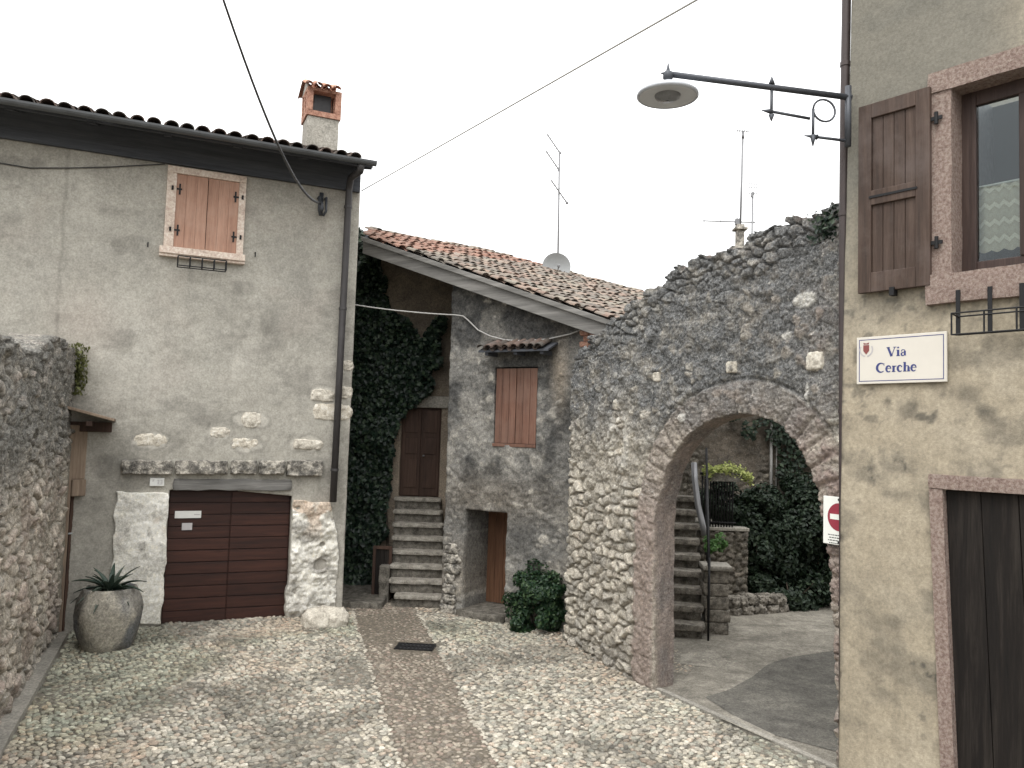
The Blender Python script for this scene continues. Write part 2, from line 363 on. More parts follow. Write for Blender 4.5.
def paving_mat(name, a, b2, d, crack=.6):
    m, nt, b = newmat(name, .88, 0, .2)
    c = ramp(nt, nz(nt, 1.6, 9, .7, None, .6), [(.3, d), (.5, a), (.7, b2)])
    n = nz(nt, 75, 5, .75)
    c = mix(nt, .6, c, ramp(nt, n, [(.33, .2), (.5, .5), (.67, .8)]), 'OVERLAY')
    c = mix(nt, .4, c, ramp(nt, nz(nt, 5, 9, .75), [(.36, .2), (.5, .5), (.62, .78)]), 'OVERLAY')
    c = mix(nt, .5, c, ramp(nt, nz(nt, 34, 8, .75), [(.36, .2), (.5, .5), (.64, .8)]), 'OVERLAY')
    c = mix(nt, ramp(nt, nz(nt, 2.2, 9, .72), [(.56, 0.), (.66, .7)]), c, d)
    e = vor(nt, .9, coords(nt, (1, 1.3, 1)), 'DISTANCE_TO_EDGE')
    wob = math_(nt, 'ADD', e, math_(nt, 'MULTIPLY', nz(nt, 9, 6, .7), .03))
    c = mix(nt, math_(nt, 'MULTIPLY', ramp(nt, wob, [(.017, 1.), (.024, 0.)]), crack), c, (.05, .045, .04))
    L(nt, c, b.inputs['Base Color']); bump(nt, b, math_(nt, 'ADD', n, nz(nt, 9, 6, .6)), .35, .012); return m
M['pave'] = paving_mat('courtyard_cement', (.19, .175, .146), (.28, .26, .22), (.105, .097, .082), .35)
M['pave2'] = paving_mat('dark_asphalt', (.105, .099, .086), (.145, .136, .116), (.066, .062, .055), .1)
M['pave3'] = paving_mat('pale_cement', (.24, .222, .187), (.31, .288, .243), (.16, .148, .125), .2)

# ------------------------------------------------------------------ mesh helpers
POS = {}
def pos_of(o): return POS.get(o, np.zeros(3))
def thing(name, label, cat, loc, group=None, kind=None):
    o = bpy.data.objects.new(name, None); COL.objects.link(o); o.empty_display_size = .2
    loc = np.array(loc, float); o.location = loc; POS[o] = loc
    tag(o, label, cat, group, kind); return o
def tag(o, label=None, cat=None, group=None, kind=None):
    if label: o['label'] = label
    if cat: o['category'] = cat
    if group: o['group'] = group
    if kind: o['kind'] = kind
    return o
class MB:
    def __init__(s): s.v = []; s.f = []; s.n = 0
    def add(s, v, f):
        v = np.asarray(v, float).reshape(-1, 3); s.v.append(v)
        k = s.n; s.f.extend([tuple(int(i)+k for i in q) for q in f]); s.n += len(v)
    def box(s, fr, s0, s1, t0, t1, z0, z1, skew=0.):
        """skew: shift in s of the bottom"""
        c = [(a, t, z) for z in (z0, z1) for t in (t0, t1) for a in (s0, s1)]
        v = [fr.w(a+(skew if z == z0 else 0), t, z) for a, t, z in c]
        # order: 0(s0,t0,z0)1(s1,t0,z0)2(s0,t1,z0)3(s1,t1,z0)4..7
        s.add(v, [(0, 1, 3, 2), (4, 6, 7, 5), (2, 3, 7, 6), (1, 0, 4, 5), (0, 2, 6, 4), (3, 1, 5, 7)])
    def hexa(s, p):
        """8 points: bottom 4 then top 4, both counter-clockwise seen from above"""
        s.add(p, [(3, 2, 1, 0), (4, 5, 6, 7), (0, 1, 5, 4), (1, 2, 6, 5), (2, 3, 7, 6), (3, 0, 4, 7)])
    def tube(s, pts, r, n=8, cap=True):
        P = [np.array(p, float) for p in pts]
        rs = r if isinstance(r, (list, tuple)) else [r]*len(P)
        rings = []; prev = None
        for i, p in enumerate(P):
            d = P[min(i+1, len(P)-1)]-P[max(i-1, 0)]; d = d/(np.linalg.norm(d)+1e-12)
            if prev is None:
                up = np.array([0, 0, 1.]) if abs(d[2]) < .9 else np.array([1., 0, 0])
                a = np.cross(d, up)
            else: a = prev - d*(prev @ d)
            a /= np.linalg.norm(a); b = np.cross(d, a); prev = a
            rings.append([p+rs[i]*(math.cos(k*2*PI/n)*a+math.sin(k*2*PI/n)*b) for k in range(n)])
        v = [q for rr in rings for q in rr]; f = []
        for i in range(len(P)-1):
            for k in range(n):
                f.append((i*n+k, i*n+(k+1) % n, (i+1)*n+(k+1) % n, (i+1)*n+k))
        if cap: f.append(tuple(range(n-1, -1, -1))); f.append(tuple((len(P)-1)*n+k for k in range(n)))
        s.add(v, f)
    def lathe(s, c, prof, n=28, wob=0., cap=True):
        v = []; f = []; c = np.array(c, float)
        for i, (r, z) in enumerate(prof):
            for k in range(n):
                a = 2*PI*k/n; rr = r*(1+wob*(float(fbm(np.array(math.cos(a)*2+z*3), np.array(math.sin(a)*2+7), 3))-.5))
                v.append(c+np.array([rr*math.cos(a), rr*math.sin(a), z]))
        for i in range(len(prof)-1):
            for k in range(n): f.append((i*n+k, i*n+(k+1) % n, (i+1)*n+(k+1) % n, (i+1)*n+k))
        if cap: f.append(tuple(range(n-1, -1, -1))); f.append(tuple((len(prof)-1)*n+k for k in range(n)))
        s.add(v, f)
    def prism(s, fr, poly, t0, t1):
        """poly of (s, z), counter-clockwise seen from the street"""
        n = len(poly)
        v = [fr.w(a, t0, z) for a, z in poly]+[fr.w(a, t1, z) for a, z in poly]
        f = [tuple(range(n-1, -1, -1)), tuple(range(n, 2*n))]
        for i in range(n): f.append((i, (i+1) % n, n+(i+1) % n, n+i))
        s.add(v, f)
    def rock(s, fr, s0, s1, t0, t1, z0, z1, n=7, amp=.12, rnd=.35, seed=0):
        """a rounded, uneven block"""
        c = np.array([(s0+s1)/2, (t0+t1)/2, (z0+z1)/2]); h = np.array([(s1-s0)/2, (t1-t0)/2, (z1-z0)/2])
        pts = {}; v = []; f = []
        def vid(key):
            if key not in pts:
                q = np.array(key, float)/n*2-1
                sp = q/np.linalg.norm(q); p = q*(1-rnd)+sp*rnd*1.25
                w = p*h
                nzv = mnoise.noise_vector(Vector(tuple(w*7/max(.25, h.max()*2)+seed*3.7)))
                nz2 = mnoise.noise_vector(Vector(tuple(w*22/max(.25, h.max()*2)+seed*1.3)))
                w = w+np.array(nzv)*amp*h.min()+np.array(nz2)*amp*.4*h.min()
                pts[key] = len(v); v.append(fr.w(*(c+w)))
            return pts[key]
        for ax in range(3):
            for side in (0, n):
                for i in range(n):
                    for j in range(n):
                        q = []
                        for di, dj in ((0, 0), (1, 0), (1, 1), (0, 1)):
                            k = [0, 0, 0]; k[ax] = side; k[(ax+1) % 3] = i+di; k[(ax+2) % 3] = j+dj; q.append(vid(tuple(k)))
                        f.append(tuple(q) if side else tuple(q[::-1]))
        s.add(v, f)
def build(name, mb, mat, parent=None, smooth=False, bevel=0., attrs=None, origin=None):
    v = np.concatenate(mb.v) if isinstance(mb, MB) else mb[0]
    f = mb.f if isinstance(mb, MB) else mb[1]
    if parent is not None: o0 = pos_of(parent)
    elif origin is not None: o0 = np.array(origin, float)
    else: o0 = np.array([(v[:, 0].min()+v[:, 0].max())/2, (v[:, 1].min()+v[:, 1].max())/2, v[:, 2].min()])
    me = bpy.data.meshes.new(name); me.from_pydata((v-o0).tolist(), [], f if isinstance(f, list) else f.tolist())
    if attrs:
        for an, arr in attrs.items():
            a = me.color_attributes.new(an, 'FLOAT_COLOR', 'POINT')
            arr = np.concatenate([arr, np.ones((len(arr), 1))], 1) if arr.shape[1] == 3 else arr
            a.data.foreach_set('color', arr.astype(np.float32).ravel())
    me.materials.append(mat if not isinstance(mat, str) else M[mat])
    if smooth: me.polygons.foreach_set('use_smooth', [True]*len(me.polygons))
    me.update()
    o = bpy.data.objects.new(name, me); COL.objects.link(o)
    if parent is not None: o.parent = parent
    else: o.location = o0
    POS[o] = o0
    if bevel:
        b = o.modifiers.new('Bevel', 'BEVEL'); b.width = bevel; b.segments = 2; b.limit_method = 'ANGLE'; b.angle_limit = .6
    return o

def wall_grid(fr, outline, holes, res, tfun, depth, ksteps=4, plan=None, rough_reveal=.01, fresh=False):
    """a wall face as a fine grid with openings; every free edge runs back by depth(s, z). tfun(s, z) -> (t, Col, Tint)"""
    xs = [p[0] for p in outline]; ys = [p[1] for p in outline]
    a0, a1, b0, b1 = min(xs), max(xs), min(ys), max(ys)
    nx = max(2, int((a1-a0)/res)+1); ny = max(2, int((b1-b0)/res)+1)
    gx = np.linspace(a0, a1, nx+1); gy = np.linspace(b0, b1, ny+1)
    cx, cy = np.meshgrid((gx[:-1]+gx[1:])/2, (gy[:-1]+gy[1:])/2)
    keep = pip(cx, cy, outline)
    for h in holes: keep &= ~pip(cx, cy, h)
    X, Y = np.meshgrid(gx, gy)
    P = np.zeros((ny+3, nx+3-1+0), bool)
    pad = np.zeros((ny+2, nx+2), bool); pad[1:-1, 1:-1] = keep
    cnt = pad[:-1, :-1].astype(int)+pad[1:, :-1]+pad[:-1, 1:]+pad[1:, 1:]
    used = cnt > 0; bnd = used & (cnt < 4)
    bx, by = X[bnd], Y[bnd]
    bd = np.full(bx.shape, 1e9); qx = bx.copy(); qy = by.copy()
    for pl in [outline]+list(holes):
        d, px, py, _ = nearest(bx, by, pl)
        m = d < bd; bd = np.where(m, d, bd); qx = np.where(m, px, qx); qy = np.where(m, py, qy)
    ok = bd < res*1.6
    X[bnd] = np.where(ok, qx, bx); Y[bnd] = np.where(ok, qy, by)
    idx = -np.ones(used.shape, int); idx[used] = np.arange(used.sum())
    S, Z = X[used], Y[used]
    t, colr, tint = tfun(S, Z)
    if plan is not None: t = t+plan(S)
    V = fr.W(S, t, Z)
    i00 = idx[:-1, :-1][keep]; i10 = idx[:-1, 1:][keep]; i11 = idx[1:, 1:][keep]; i01 = idx[1:, :-1][keep]
    faces = np.stack([i00, i10, i11, i01], 1)
    # free edges
    kk = pad
    E = []
    jj, ii = np.nonzero(keep)
    for dj, di, c0, c1 in ((-1, 0, (0, 0), (0, 1)), (1, 0, (1, 1), (1, 0)), (0, -1, (1, 0), (0, 0)), (0, 1, (0, 1), (1, 1))):
        m = ~kk[jj+1+dj, ii+1+di]
        E.append(np.stack([idx[jj[m]+c0[0], ii[m]+c0[1]], idx[jj[m]+c1[0], ii[m]+c1[1]]], 1))
    E = np.concatenate(E)
    bv = np.unique(E); loc = {int(b): i for i, b in enumerate(bv)}
    dep = depth(S[bv], Z[bv])
    Vs = [V]; Cs = [colr]; Ts = [tint]; base = len(V); prev = bv; F2 = []
    e0 = np.array([loc[int(i)] for i in E[:, 0]]); e1 = np.array([loc[int(i)] for i in E[:, 1]])
    for k in range(1, ksteps+1):
        q = k/ksteps
        nn = rough_reveal
        ds = (fbm(S[bv]*6+q*9, Z[bv]*6, 3, 5)-.5)*2*nn; dz = (fbm(S[bv]*6, Z[bv]*6+q*9, 3, 9)-.5)*2*nn
        pt = 0 if plan is None else plan(S[bv])
        nv = fr.W(S[bv]+ds, t[bv]*(1-q)+pt*q-dep*q, Z[bv]+dz)
        Vs.append(nv)
        if fresh:   # the inside of the opening has stone colours of its own
            ww = q*dep[:, None]; hz = Z[bv][:, None]+S[bv][:, None]
            pr_, rd_2, _ = stones((ww[:, 0]+.07*vn(hz[:, 0]*6, ww[:, 0]*6, 3))/.17, hz[:, 0]/.14, 733, .9, .25); nq = fbm(ww[:, 0]*4, hz[:, 0]*2.5, 4, 77)
            kq = min(1., q*3)
            Cs.append(colr[bv]*(1-kq)+kq*rgb(pr_*.3, rd_2*.6, .25+.3*sstep(.4, .6, nq))); Ts.append(tint[bv]*(1-kq)+kq*rgb(.75+.2*nq, nq*0+.1, nq*0))
        else: Cs.append(colr[bv]); Ts.append(tint[bv])
        cur = base+np.arange(len(bv)); base += len(bv)
        F2.append(np.stack([prev[e0], cur[e0], cur[e1], prev[e1]], 1)); prev = cur
    faces = np.concatenate([faces]+F2)
    V = np.concatenate(Vs); Cc = np.concatenate(Cs); Tt = np.concatenate(Ts)
    return (V, faces), {'Col': np.clip(Cc, 0, 1), 'Tint': np.clip(Tt, 0, 1)}
def rgb(r, g, b):
    r, g, b = np.broadcast_arrays(r, g, b); return np.stack([r, g, b], 1).astype(float)

def leaf_cloud(P, N, size, var=.4, flat=.5, aspect=.62, fold=.25):
    """one small folded leaf at each point; N = preferred normals"""
    n = len(P); P = np.asarray(P)
    nr = N+rng.normal(0, flat, (n, 3)); nr /= np.linalg.norm(nr, axis=1)[:, None]+1e-9
    r = rng.normal(0, 1, (n, 3)); r[:, 2] -= .5
    u = np.cross(nr, r); u /= np.linalg.norm(u, axis=1)[:, None]+1e-9
    w = np.cross(nr, u)
    L_ = size*(1+var*rng.uniform(-1, 1, n))[:, None]
    a = P-w*L_*.5; tip = P+w*L_*.5; m = P-nr*L_*fold*.5
    l = P-u*L_*aspect*.5+nr*L_*fold*.3-w*L_*.08; rr = P+u*L_*aspect*.5+nr*L_*fold*.3-w*L_*.08
    V = np.stack([a, l, tip, rr], 1).reshape(-1, 3)
    k = np.arange(n)*4
    Fc = np.concatenate([np.stack([k, k+2, k+1], 1), np.stack([k, k+3, k+2], 1)])
    return V, Fc
def crown(c, rad, n, seed, size, clumps=26, shell=.55, squash=1., **kw):
    """leaves gathered in uneven clumps inside an ellipsoid"""
    c = np.array(c, float); rad = np.array(rad, float); g = np.random.default_rng(seed)
    d = g.normal(0, 1, (clumps, 3)); d /= np.linalg.norm(d, axis=1)[:, None]
    cc = d*(g.uniform(shell, 1., clumps)[:, None]); cr = g.uniform(.22, .42, clumps)
    which = g.integers(0, clumps, n)
    q = g.normal(0, 1, (n, 3)); q /= np.linalg.norm(q, axis=1)[:, None]
    rr = g.uniform(.35, 1., n)**.5
    p = cc[which]+q*(cr[which]*rr)[:, None]
    P = c+p*rad
    P[:, 2] = np.maximum(P[:, 2], .02)
    N = q*.6+p*.6+np.array([0, 0, .4])
    return leaf_cloud(P, N, size, **kw)

# ================================================================== SETTING
g = MB(); B = 400.
g.add([(-B, -B, -.03), (B, -B, -.03), (B, B, -.03), (-B, B, -.03)], [(0, 1, 2, 3)])
tag(build('ground', g, 'bed', origin=(0, 0, 0)), kind='structure')

def pathx(y):  # left and right rim of the brown strip at depth y
    l0, l1 = ground(358, 625), ground(403, 768); r0, r1 = ground(423, 625), ground(497, 768)
    f = lambda a, b: a[0]+(y-a[1])*(b[0]-a[0])/(b[1]-a[1])
    return f(l0, l1), f(r0, r1)
# bed under the cobbles: gently uneven sheet
def bed_sheet(name, x0, x1, y0, y1, res, z, mat, seed, amp=.012):
    nx = int((x1-x0)/res); ny = int((y1-y0)/res)
    X, Y = np.meshgrid(np.linspace(x0, x1, nx+1), np.linspace(y0, y1, ny+1))
    Z = z+(fbm(X*1.2, Y*1.2, 4, seed)-.5)*2*amp+.012*sstep(.58, .68, fbm(X*1.7+5, Y*1.7, 4, 65))
    i = np.arange((nx+1)*(ny+1)).reshape(ny+1, nx+1)
    Fc = np.stack([i[:-1, :-1].ravel(), i[:-1, 1:].ravel(), i[1:, 1:].ravel(), i[1:, :-1].ravel()], 1)
    return tag(build(name, (np.stack([X.ravel(), Y.ravel(), Z.ravel()], 1), Fc), mat, smooth=True, origin=(0, 0, 0)), kind='structure')
bed_sheet('square_bed', -8, 4, 3.5, 16, .05, -.004, 'bed', 3)

def make_cobbles():
    pts = []
    sp = .066
    for j in range(int((15.4-4.6)/(sp*.84))):
        y = 4.6+j*sp*.84
        for i in range(int(11/sp)):
            pts.append((-7.5+(i+.5*(j % 2))*sp, y))
    p = np.array(pts); n = len(p)
    p += rng.uniform(-.3, .3, p.shape)*sp
    xl, xr = pathx(p[:, 1]); wobx = (fbm(p[:, 0]*2, p[:, 1]*2, 3, 61)-.5)*.16
    onpath = (p[:, 0]+wobx > xl) & (p[:, 0]+wobx < xr)
    # stay on the street side of every wall
    t = (p-AW.o[:2]) @ AW.n[:2]; sa = (p-AW.o[:2]) @ AW.d[:2]
    ok = (t > .02) | (sa < -.3)
    ok &= ((p-GW.o[:2]) @ GW.n[:2]) > .16
    tl = (p-LH.o[:2]) @ LH.n[:2]; sl = (p-LH.o[:2]) @ LH.d[:2]
    ok &= (tl > -.12) | (sl > 1.75)
    ok &= ((p-CH.o[:2]) @ CH.n[:2] > .0) | ((p-CH.o[:2]) @ CH.d[:2] < -.1)
    ok &= ~(((p-RB.o[:2]) @ RB.n[:2] < .03) & ((p-RB.o[:2]) @ RB.d[:2] > -.1))
    ok &= (p[:, 1] < 13.5) | ((p[:, 0] < -1.9) & (p[:, 1] < 15))
    ok &= np.abs(p[:, 0]/p[:, 1]) < .85
    gl, gr = ground(394, 652), ground(437, 644)
    ok &= ~((p[:, 0] > gl[0]-.04) & (p[:, 0] < gr[0]+.06) & (p[:, 1] > gl[1]-.05) & (p[:, 1] < gr[1]+.06))
    p = p[ok]; onpath = onpath[ok]; n = len(p); xl, xr = pathx(p[:, 1])
    edge = np.minimum(np.abs(p[:, 0]-xl), np.abs(p[:, 0]-xr)) < .05
    a = rng.uniform(.026, .043, n); b = a*rng.uniform(.66, .97, n); h = rng.uniform(.009, .018, n)
    big = sstep(.55, .7, fbm(p[:, 0]*.55+3, p[:, 1]*.55, 3, 21))*(~onpath)
    a = a*(1+.3*big*rng.uniform(0, 1, n)); h = h*(1+.3*big)
    a = np.where(onpath, a*.88, a); h = np.where(onpath, h*.8+.004, h); b = np.where(edge, a*.75, b)
    th = rng.uniform(0, PI, n)*.5+vn(p[:, 0]*.7, p[:, 1]*.7, 4)*PI*2
    # colours
    k = rng.uniform(0, 1, n)
    pal = np.array([(.52, .48, .405), (.46, .43, .37), (.57, .53, .46), (.36, .345, .305), (.5, .425, .355), (.43, .425, .375), (.6, .565, .5), (.295, .28, .25)])
    c = pal[(k*len(pal)).astype(int)]
    zr = sstep(.52, .68, fbm(p[:, 0]*.6, p[:, 1]*.6, 4, 31))[:, None]; zg = sstep(.5, .68, fbm(p[:, 0]*.5+9, p[:, 1]*.5, 4, 41))[:, None]
    zd = sstep(.5, .7, fbm(p[:, 0]*1.1, p[:, 1]*.9+4, 4, 51))[:, None]
    c = c*(1-zr*.5)+c*np.array([1.06, .9, .8])*zr*.5
    c = c*(1-zg*.6)+c*np.array([.84, .93, .84])*zg*.6
    c = c*(1-.4*zd)
    pp = np.array([(.28, .245, .205), (.24, .205, .175), (.33, .29, .245), (.2, .178, .155), (.29, .235, .2), (.38, .34, .29)])
    c = np.where(onpath[:, None], pp[(k*6).astype(int)], c)
    c = np.where((edge & ~onpath)[:, None], c*.3+.7*np.array([.6, .56, .49]), c)
    c *= np.where(onpath[:, None], .8, .74)*rng.uniform(.74, 1.14, (n, 1))*np.array([1., .98, .93])
    m = 9; ang = np.arange(m)*2*PI/m
    rings = [(1., -.02), (.95, .55), (.66, .93)]
    V = []
    zb = (fbm(p[:, 0]*1.2, p[:, 1]*1.2, 4, 3)-.5)*2*.012
    tilt = rng.normal(0, .16, (n, 2))
    for rr, hz in rings:
        for kx in range(m):
            ex = a*rr*math.cos(ang[kx])*(1+.16*np.sin(kx*2.3+k*40)); ey = b*rr*math.sin(ang[kx])*(1+.16*np.cos(kx*1.7+k*60))
            x = ex*np.cos(th)-ey*np.sin(th); y = ex*np.sin(th)+ey*np.cos(th)
            V.append(np.stack([p[:, 0]+x, p[:, 1]+y, zb+h*hz+(tilt[:, 0]*x+tilt[:, 1]*y)*(hz > 0)], 1))
    V.append(np.stack([p[:, 0], p[:, 1], zb+h], 1))
    V = np.stack(V, 1); per = V.shape[1]
    lf = []
    for r in range(2):
        for kx in range(m): lf.append((r*m+kx, r*m+(kx+1) % m, (r+1)*m+(kx+1) % m, (r+1)*m+kx))
    tf = [(2*m+kx, 2*m+(kx+1) % m, 3*m) for kx in range(m)]
    off = (np.arange(n)*per)
    quads = (np.array(lf)[None]+off[:, None, None]).reshape(-1, 4); tris = (np.array(tf)[None]+off[:, None, None]).reshape(-1, 3)
    fl = quads.tolist()+tris.tolist()
    o = build('cobbles', (V.reshape(-1, 3), fl), 'cobble', smooth=True, origin=(0, 0, 0), attrs={'Col': np.repeat(c, per, 0)})
    tag(o, kind='structure')
make_cobbles()
# brown strip running through the square
pth = MB(); ys = np.linspace(4.6, 13.3, 30)
for i in range(len(ys)-1):
    a0, a1 = pathx(ys[i]); b0, b1 = pathx(ys[i+1])
    pth.add([(a0, ys[i], .009), (a1, ys[i], .009), (b1, ys[i+1], .009), (b0, ys[i+1], .009)], [(0, 1, 2, 3)])
tag(build('path', pth, 'pathbed', origin=(0, 0, 0)), kind='structure')
# courtyard floor behind the arch
cp = MB()
v = [AW.w(-2.3, -.28, .016), AW.w(.05, -.03, .016), AW.w(2.8, -.03, .016), AW.w(5, -3, .016), (9, 17, .016), (1.2, 17, .016)]
cp.add(v, [tuple(range(6))]); tag(build('courtyard_paving', cp, 'pave', origin=(0, 0, 0)), kind='structure')
def patch(name, px, z, mat):
    q = MB(); pts = [ground(x, y, z) for x, y in px]; q.add(pts, [tuple(range(len(pts)))]); tag(build(name, q, mat, origin=(0, 0, 0)), kind='structure')
patch('asphalt_patch', [(838, 752), (775, 735), (735, 716), (705, 697), (728, 690), (752, 677), (768, 664), (790, 657), (838, 650)][::1], .021, 'pave2')
patch('pale_cement_patch', [(680, 664), (720, 668), (726, 660), (712, 650), (681, 654)], .021, 'pave3')
patch('cement_strip', [(735, 716), (775, 735), (772, 741), (720, 718)], .025, 'pave3')
k = MB(); k.box(AW, .1, 2.7, -.07, .0, -.02, .03); tag(build('kerb', k, 'conc', bevel=.008), kind='structure')
# ================================================================== LEFT HOUSE
sC = LH.S(351, 400)[0]          # right-hand corner
rootL = thing('plaster_house', 'grey plastered two-storey house with pink shuttered window and dark plank garage door', 'house', LH.w(0, 0, 0))
gx0, gz1 = LH.S(171, 490); gx1, _ = LH.S(291, 495); gb0 = LH.S(162, 622)[0]; gb1 = LH.S(286, 621)[0]
wl = [(gb0-.02, -.1), (gb1+.02, -.1), (gx1+.02, LH.S(290, 496)[1]), (gx0+.3, gz1+.05), (gx0-.02, gz1-.0)]
wx0, wz1 = LH.S(176, 172); wx1 = LH.S(241, 180)[0]; wz0 = LH.S(172, 245)[1]
def t_lh(s, z):
    n1 = fbm(s*.8, z*.8, 4, 61); n2 = fbm(s*5, z*5, 4, 62)
    t = (n1-.5)*.05+(n2-.5)*.022+(fbm(s*18, z*18, 3, 66)-.5)*.008
    p = LH.S(225, 335); dark = .9*blob(s, z, p[0]+.45, p[1]+.05, .55, .35)*sstep(.3, .6, n2)
    p2 = LH.S(95, 470); dark = dark+.5*blob(s, z, p2[0], p2[1], .5, 1.2)  # shade below the door canopy painted into the wall colour
    jx = LH.S(62, 250)[0]+(z-4)*.0
    line = np.exp(-((s-jx-(n2-.5)*.05)/.022)**2)*(z > 3.6)*.55
    eave_shade = sstep(6.1, 7., z)*.35  # shade under the eaves painted into the wall colour
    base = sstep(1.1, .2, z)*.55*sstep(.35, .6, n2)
    dark = dark+line+eave_shade+base+.5*sstep(.62, .72, fbm(s*1.3, z*2.2, 5, 64))
    pinkish = .9*blob(s, z, LH.S(85, 325)[0], LH.S(85, 325)[1], .4, .5)*sstep(.35, .6, n1)+.3*sstep(.58, .7, fbm(s*1.1+4, z*1.1, 4, 65))
    pale = .45*sstep(.6, .72, fbm(s*1.6, z*1.4, 5, 63))*sstep(5.5, 3, z)
    ed = s*0
    for (x_, y_) in ((151, 440), (220, 432), (251, 420), (245, 444), (307, 444), (324, 395), (333, 411)):
        q_ = LH.S(x_, y_); ed = np.maximum(ed, blob(s, z, q_[0], q_[1], .28, .15))
    pale = pale+.9*sstep(.45, .75, ed+.7*(n2-.5)); dark = dark+.5*sstep(.35, .5, ed+.8*(n2-.5))*sstep(.7, .5, ed+.8*(n2-.5))
    cr = sstep(sC-.45, sC-.3, s)*sstep(3.3, 3., z)*sstep(.4, .6, n2)*.4
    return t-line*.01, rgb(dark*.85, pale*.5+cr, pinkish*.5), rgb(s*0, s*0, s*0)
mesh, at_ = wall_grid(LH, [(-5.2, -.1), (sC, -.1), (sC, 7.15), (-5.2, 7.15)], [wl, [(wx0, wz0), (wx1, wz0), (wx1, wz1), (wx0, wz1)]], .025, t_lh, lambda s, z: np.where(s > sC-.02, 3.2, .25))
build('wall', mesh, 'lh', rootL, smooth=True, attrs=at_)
# roof: tiles, soffit, gutter
PL = math.tan(math.radians(17)); T0 = .78
ez = LH.S(200, 136, T0+.06)[1]+.02
sR = LH.S(373, 163, T0)[0]
def roof_z(t): return ez+.03+(T0-t)*PL
def tile_row(mb, base_fn, u0, u1, v0, v1, pitch, r, step, seed, jit=.012, lift=.02, seg=7):
    """barrel tiles: columns across u, courses up v; base_fn(u, v) -> (point, along_u, up_v, normal)"""
    gq = np.random.default_rng(seed); n = int((u1-u0)/pitch); m = int(math.ceil((v1-v0)/step))
    for i in range(n+1):
        uc = u0+i*pitch
        for j in range(m):
            va = v0+j*step-.02+gq.normal(0, jit); vb = min(va+step*1.18, v1+.05)
            u = uc+gq.normal(0, jit*.6); dv = gq.normal(0, jit*.7)
            P0, U, Vv, N = base_fn(u, va); P1, _, _, _ = base_fn(u+dv, vb)
            ra = r*gq.uniform(.97, 1.1); rb = ra*.8; vs = []
            for (P, rr, li) in ((P0, ra, lift), (P1, rb, 0)):
                for k_ in range(seg+1):
                    a = PI*k_/seg; vs.append(P+U*rr*math.cos(a)+N*(rr*.8*math.sin(a)+li))
                for k_ in range(seg+1):
                    a = PI*(1-k_/seg); vs.append(P+U*(rr-.014)*math.cos(a)+N*((rr-.014)*.8*math.sin(a)+li))
            q = 2*(seg+1); f = [(x, (x+1) % q, q+(x+1) % q, q+x) for x in range(q)]
            f += [tuple(x for x in (k_, q-1-k_, q-2-k_, k_+1)) for k_ in range(seg)]
            mb.add(vs, f)
            # pan tile between two covers
            if i < n:
                P0, U, Vv, N = base_fn(u+pitch/2, va); P1 = base_fn(u+pitch/2, vb)[0]
                mb.add([P0-U*r*.75+N*.012, P0-U*r*.3-N*.03, P0+U*r*.3-N*.03, P0+U*r*.75+N*.012, P1-U*r*.75, P1-U*r*.3-N*.045, P1+U*r*.3-N*.045, P1+U*r*.75],
                       [(0, 1, 5, 4), (1, 2, 6, 5), (2, 3, 7, 6)])
up_l = (-LH.n+np.array([0, 0, PL])); up_l /= np.linalg.norm(up_l); nl = np.cross(LH.d, up_l); nl = nl if nl[2] > 0 else -nl
def lh_roof(u, v): return LH.w(u, T0+.03, ez+.05)+up_l*v, LH.d, up_l, nl
rt = MB(); tile_row(rt, lh_roof, -5.2, sR-.08, 0, 4.0, .215, .088, .38, 3, .016, .02)
slab = MB()
def sheet_slab(mb, pts, th):
    pts = [np.array(p, float) for p in pts]; n = len(pts)
    mb.add(pts+[p-np.array([0, 0, th]) for p in pts], [tuple(range(n)), tuple(range(2*n-1, n-1, -1))]+[(i, n+i, n+(i+1) % n, (i+1) % n) for i in range(n)])
sheet_slab(slab, [LH.w(-5.3, T0, ez+.0), LH.w(sR, T0, ez+.0), LH.w(sR, -3.2, ez+(T0+3.2)*PL), LH.w(-5.3, -3.2, ez+(T0+3.2)*PL)], .05)
roofL = build('roof', rt, 'tilel', rootL)
build('soffit', slab, 'soffit', roofL)
for a in np.arange(-5.0, sR, .95): bm = MB(); bm.hexa([LH.w(a+dx, t, roof_z(t)-.055-hh) for hh in (.05, 0) for dx, t in ((0, -.1), (.1, -.1), (.1, T0-.08), (0, T0-.08))][:8]); build('rafter', bm, 'soffit', roofL)
bm = MB(); bm.box(LH, -5.2, sC-.02, .012, .075, 6.72, 7.12); build('eave_shade_board', bm, 'soffit', rootL)  # added board that carries the dark band of shade under the eaves
gt = MB()
ng = 9
vs = []; 
for a in (-5.3, sR+.03):
    for k_ in range(ng): 
        an = PI+PI*k_/(ng-1); vs.append(LH.w(a, T0+.085+.06*math.cos(an), ez+.025+.07*math.sin(an)))
    for k_ in range(ng):
        an = 2*PI-PI*k_/(ng-1); vs.append(LH.w(a, T0+.085+.053*math.cos(an), ez+.025+.063*math.sin(an)))
q = 2*ng; gt.add(vs, [(i, (i+1) % q, q+(i+1) % q, q+i) for i in range(q)]+[tuple(range(q, q+ng))])
gut = build('gutter', gt, 'gutter', rootL, smooth=False)
dp = MB(); ps, pz = LH.S(350, 170, .12); pb = LH.S(333, 502, .12)
dp.tube([LH.w(ps+.02, T0+.05, ez-.03), LH.w(ps+.02, T0-.02, ez-.12), LH.w(ps, .2, pz-.15), LH.w(ps, .12, pz-.35), LH.w((ps+pb[0])/2, .12, (pz+pb[1])/2), LH.w(pb[0], .12, pb[1])], .055, 10)
dpo = build('downpipe', dp, 'pipel', rootL, smooth=True)
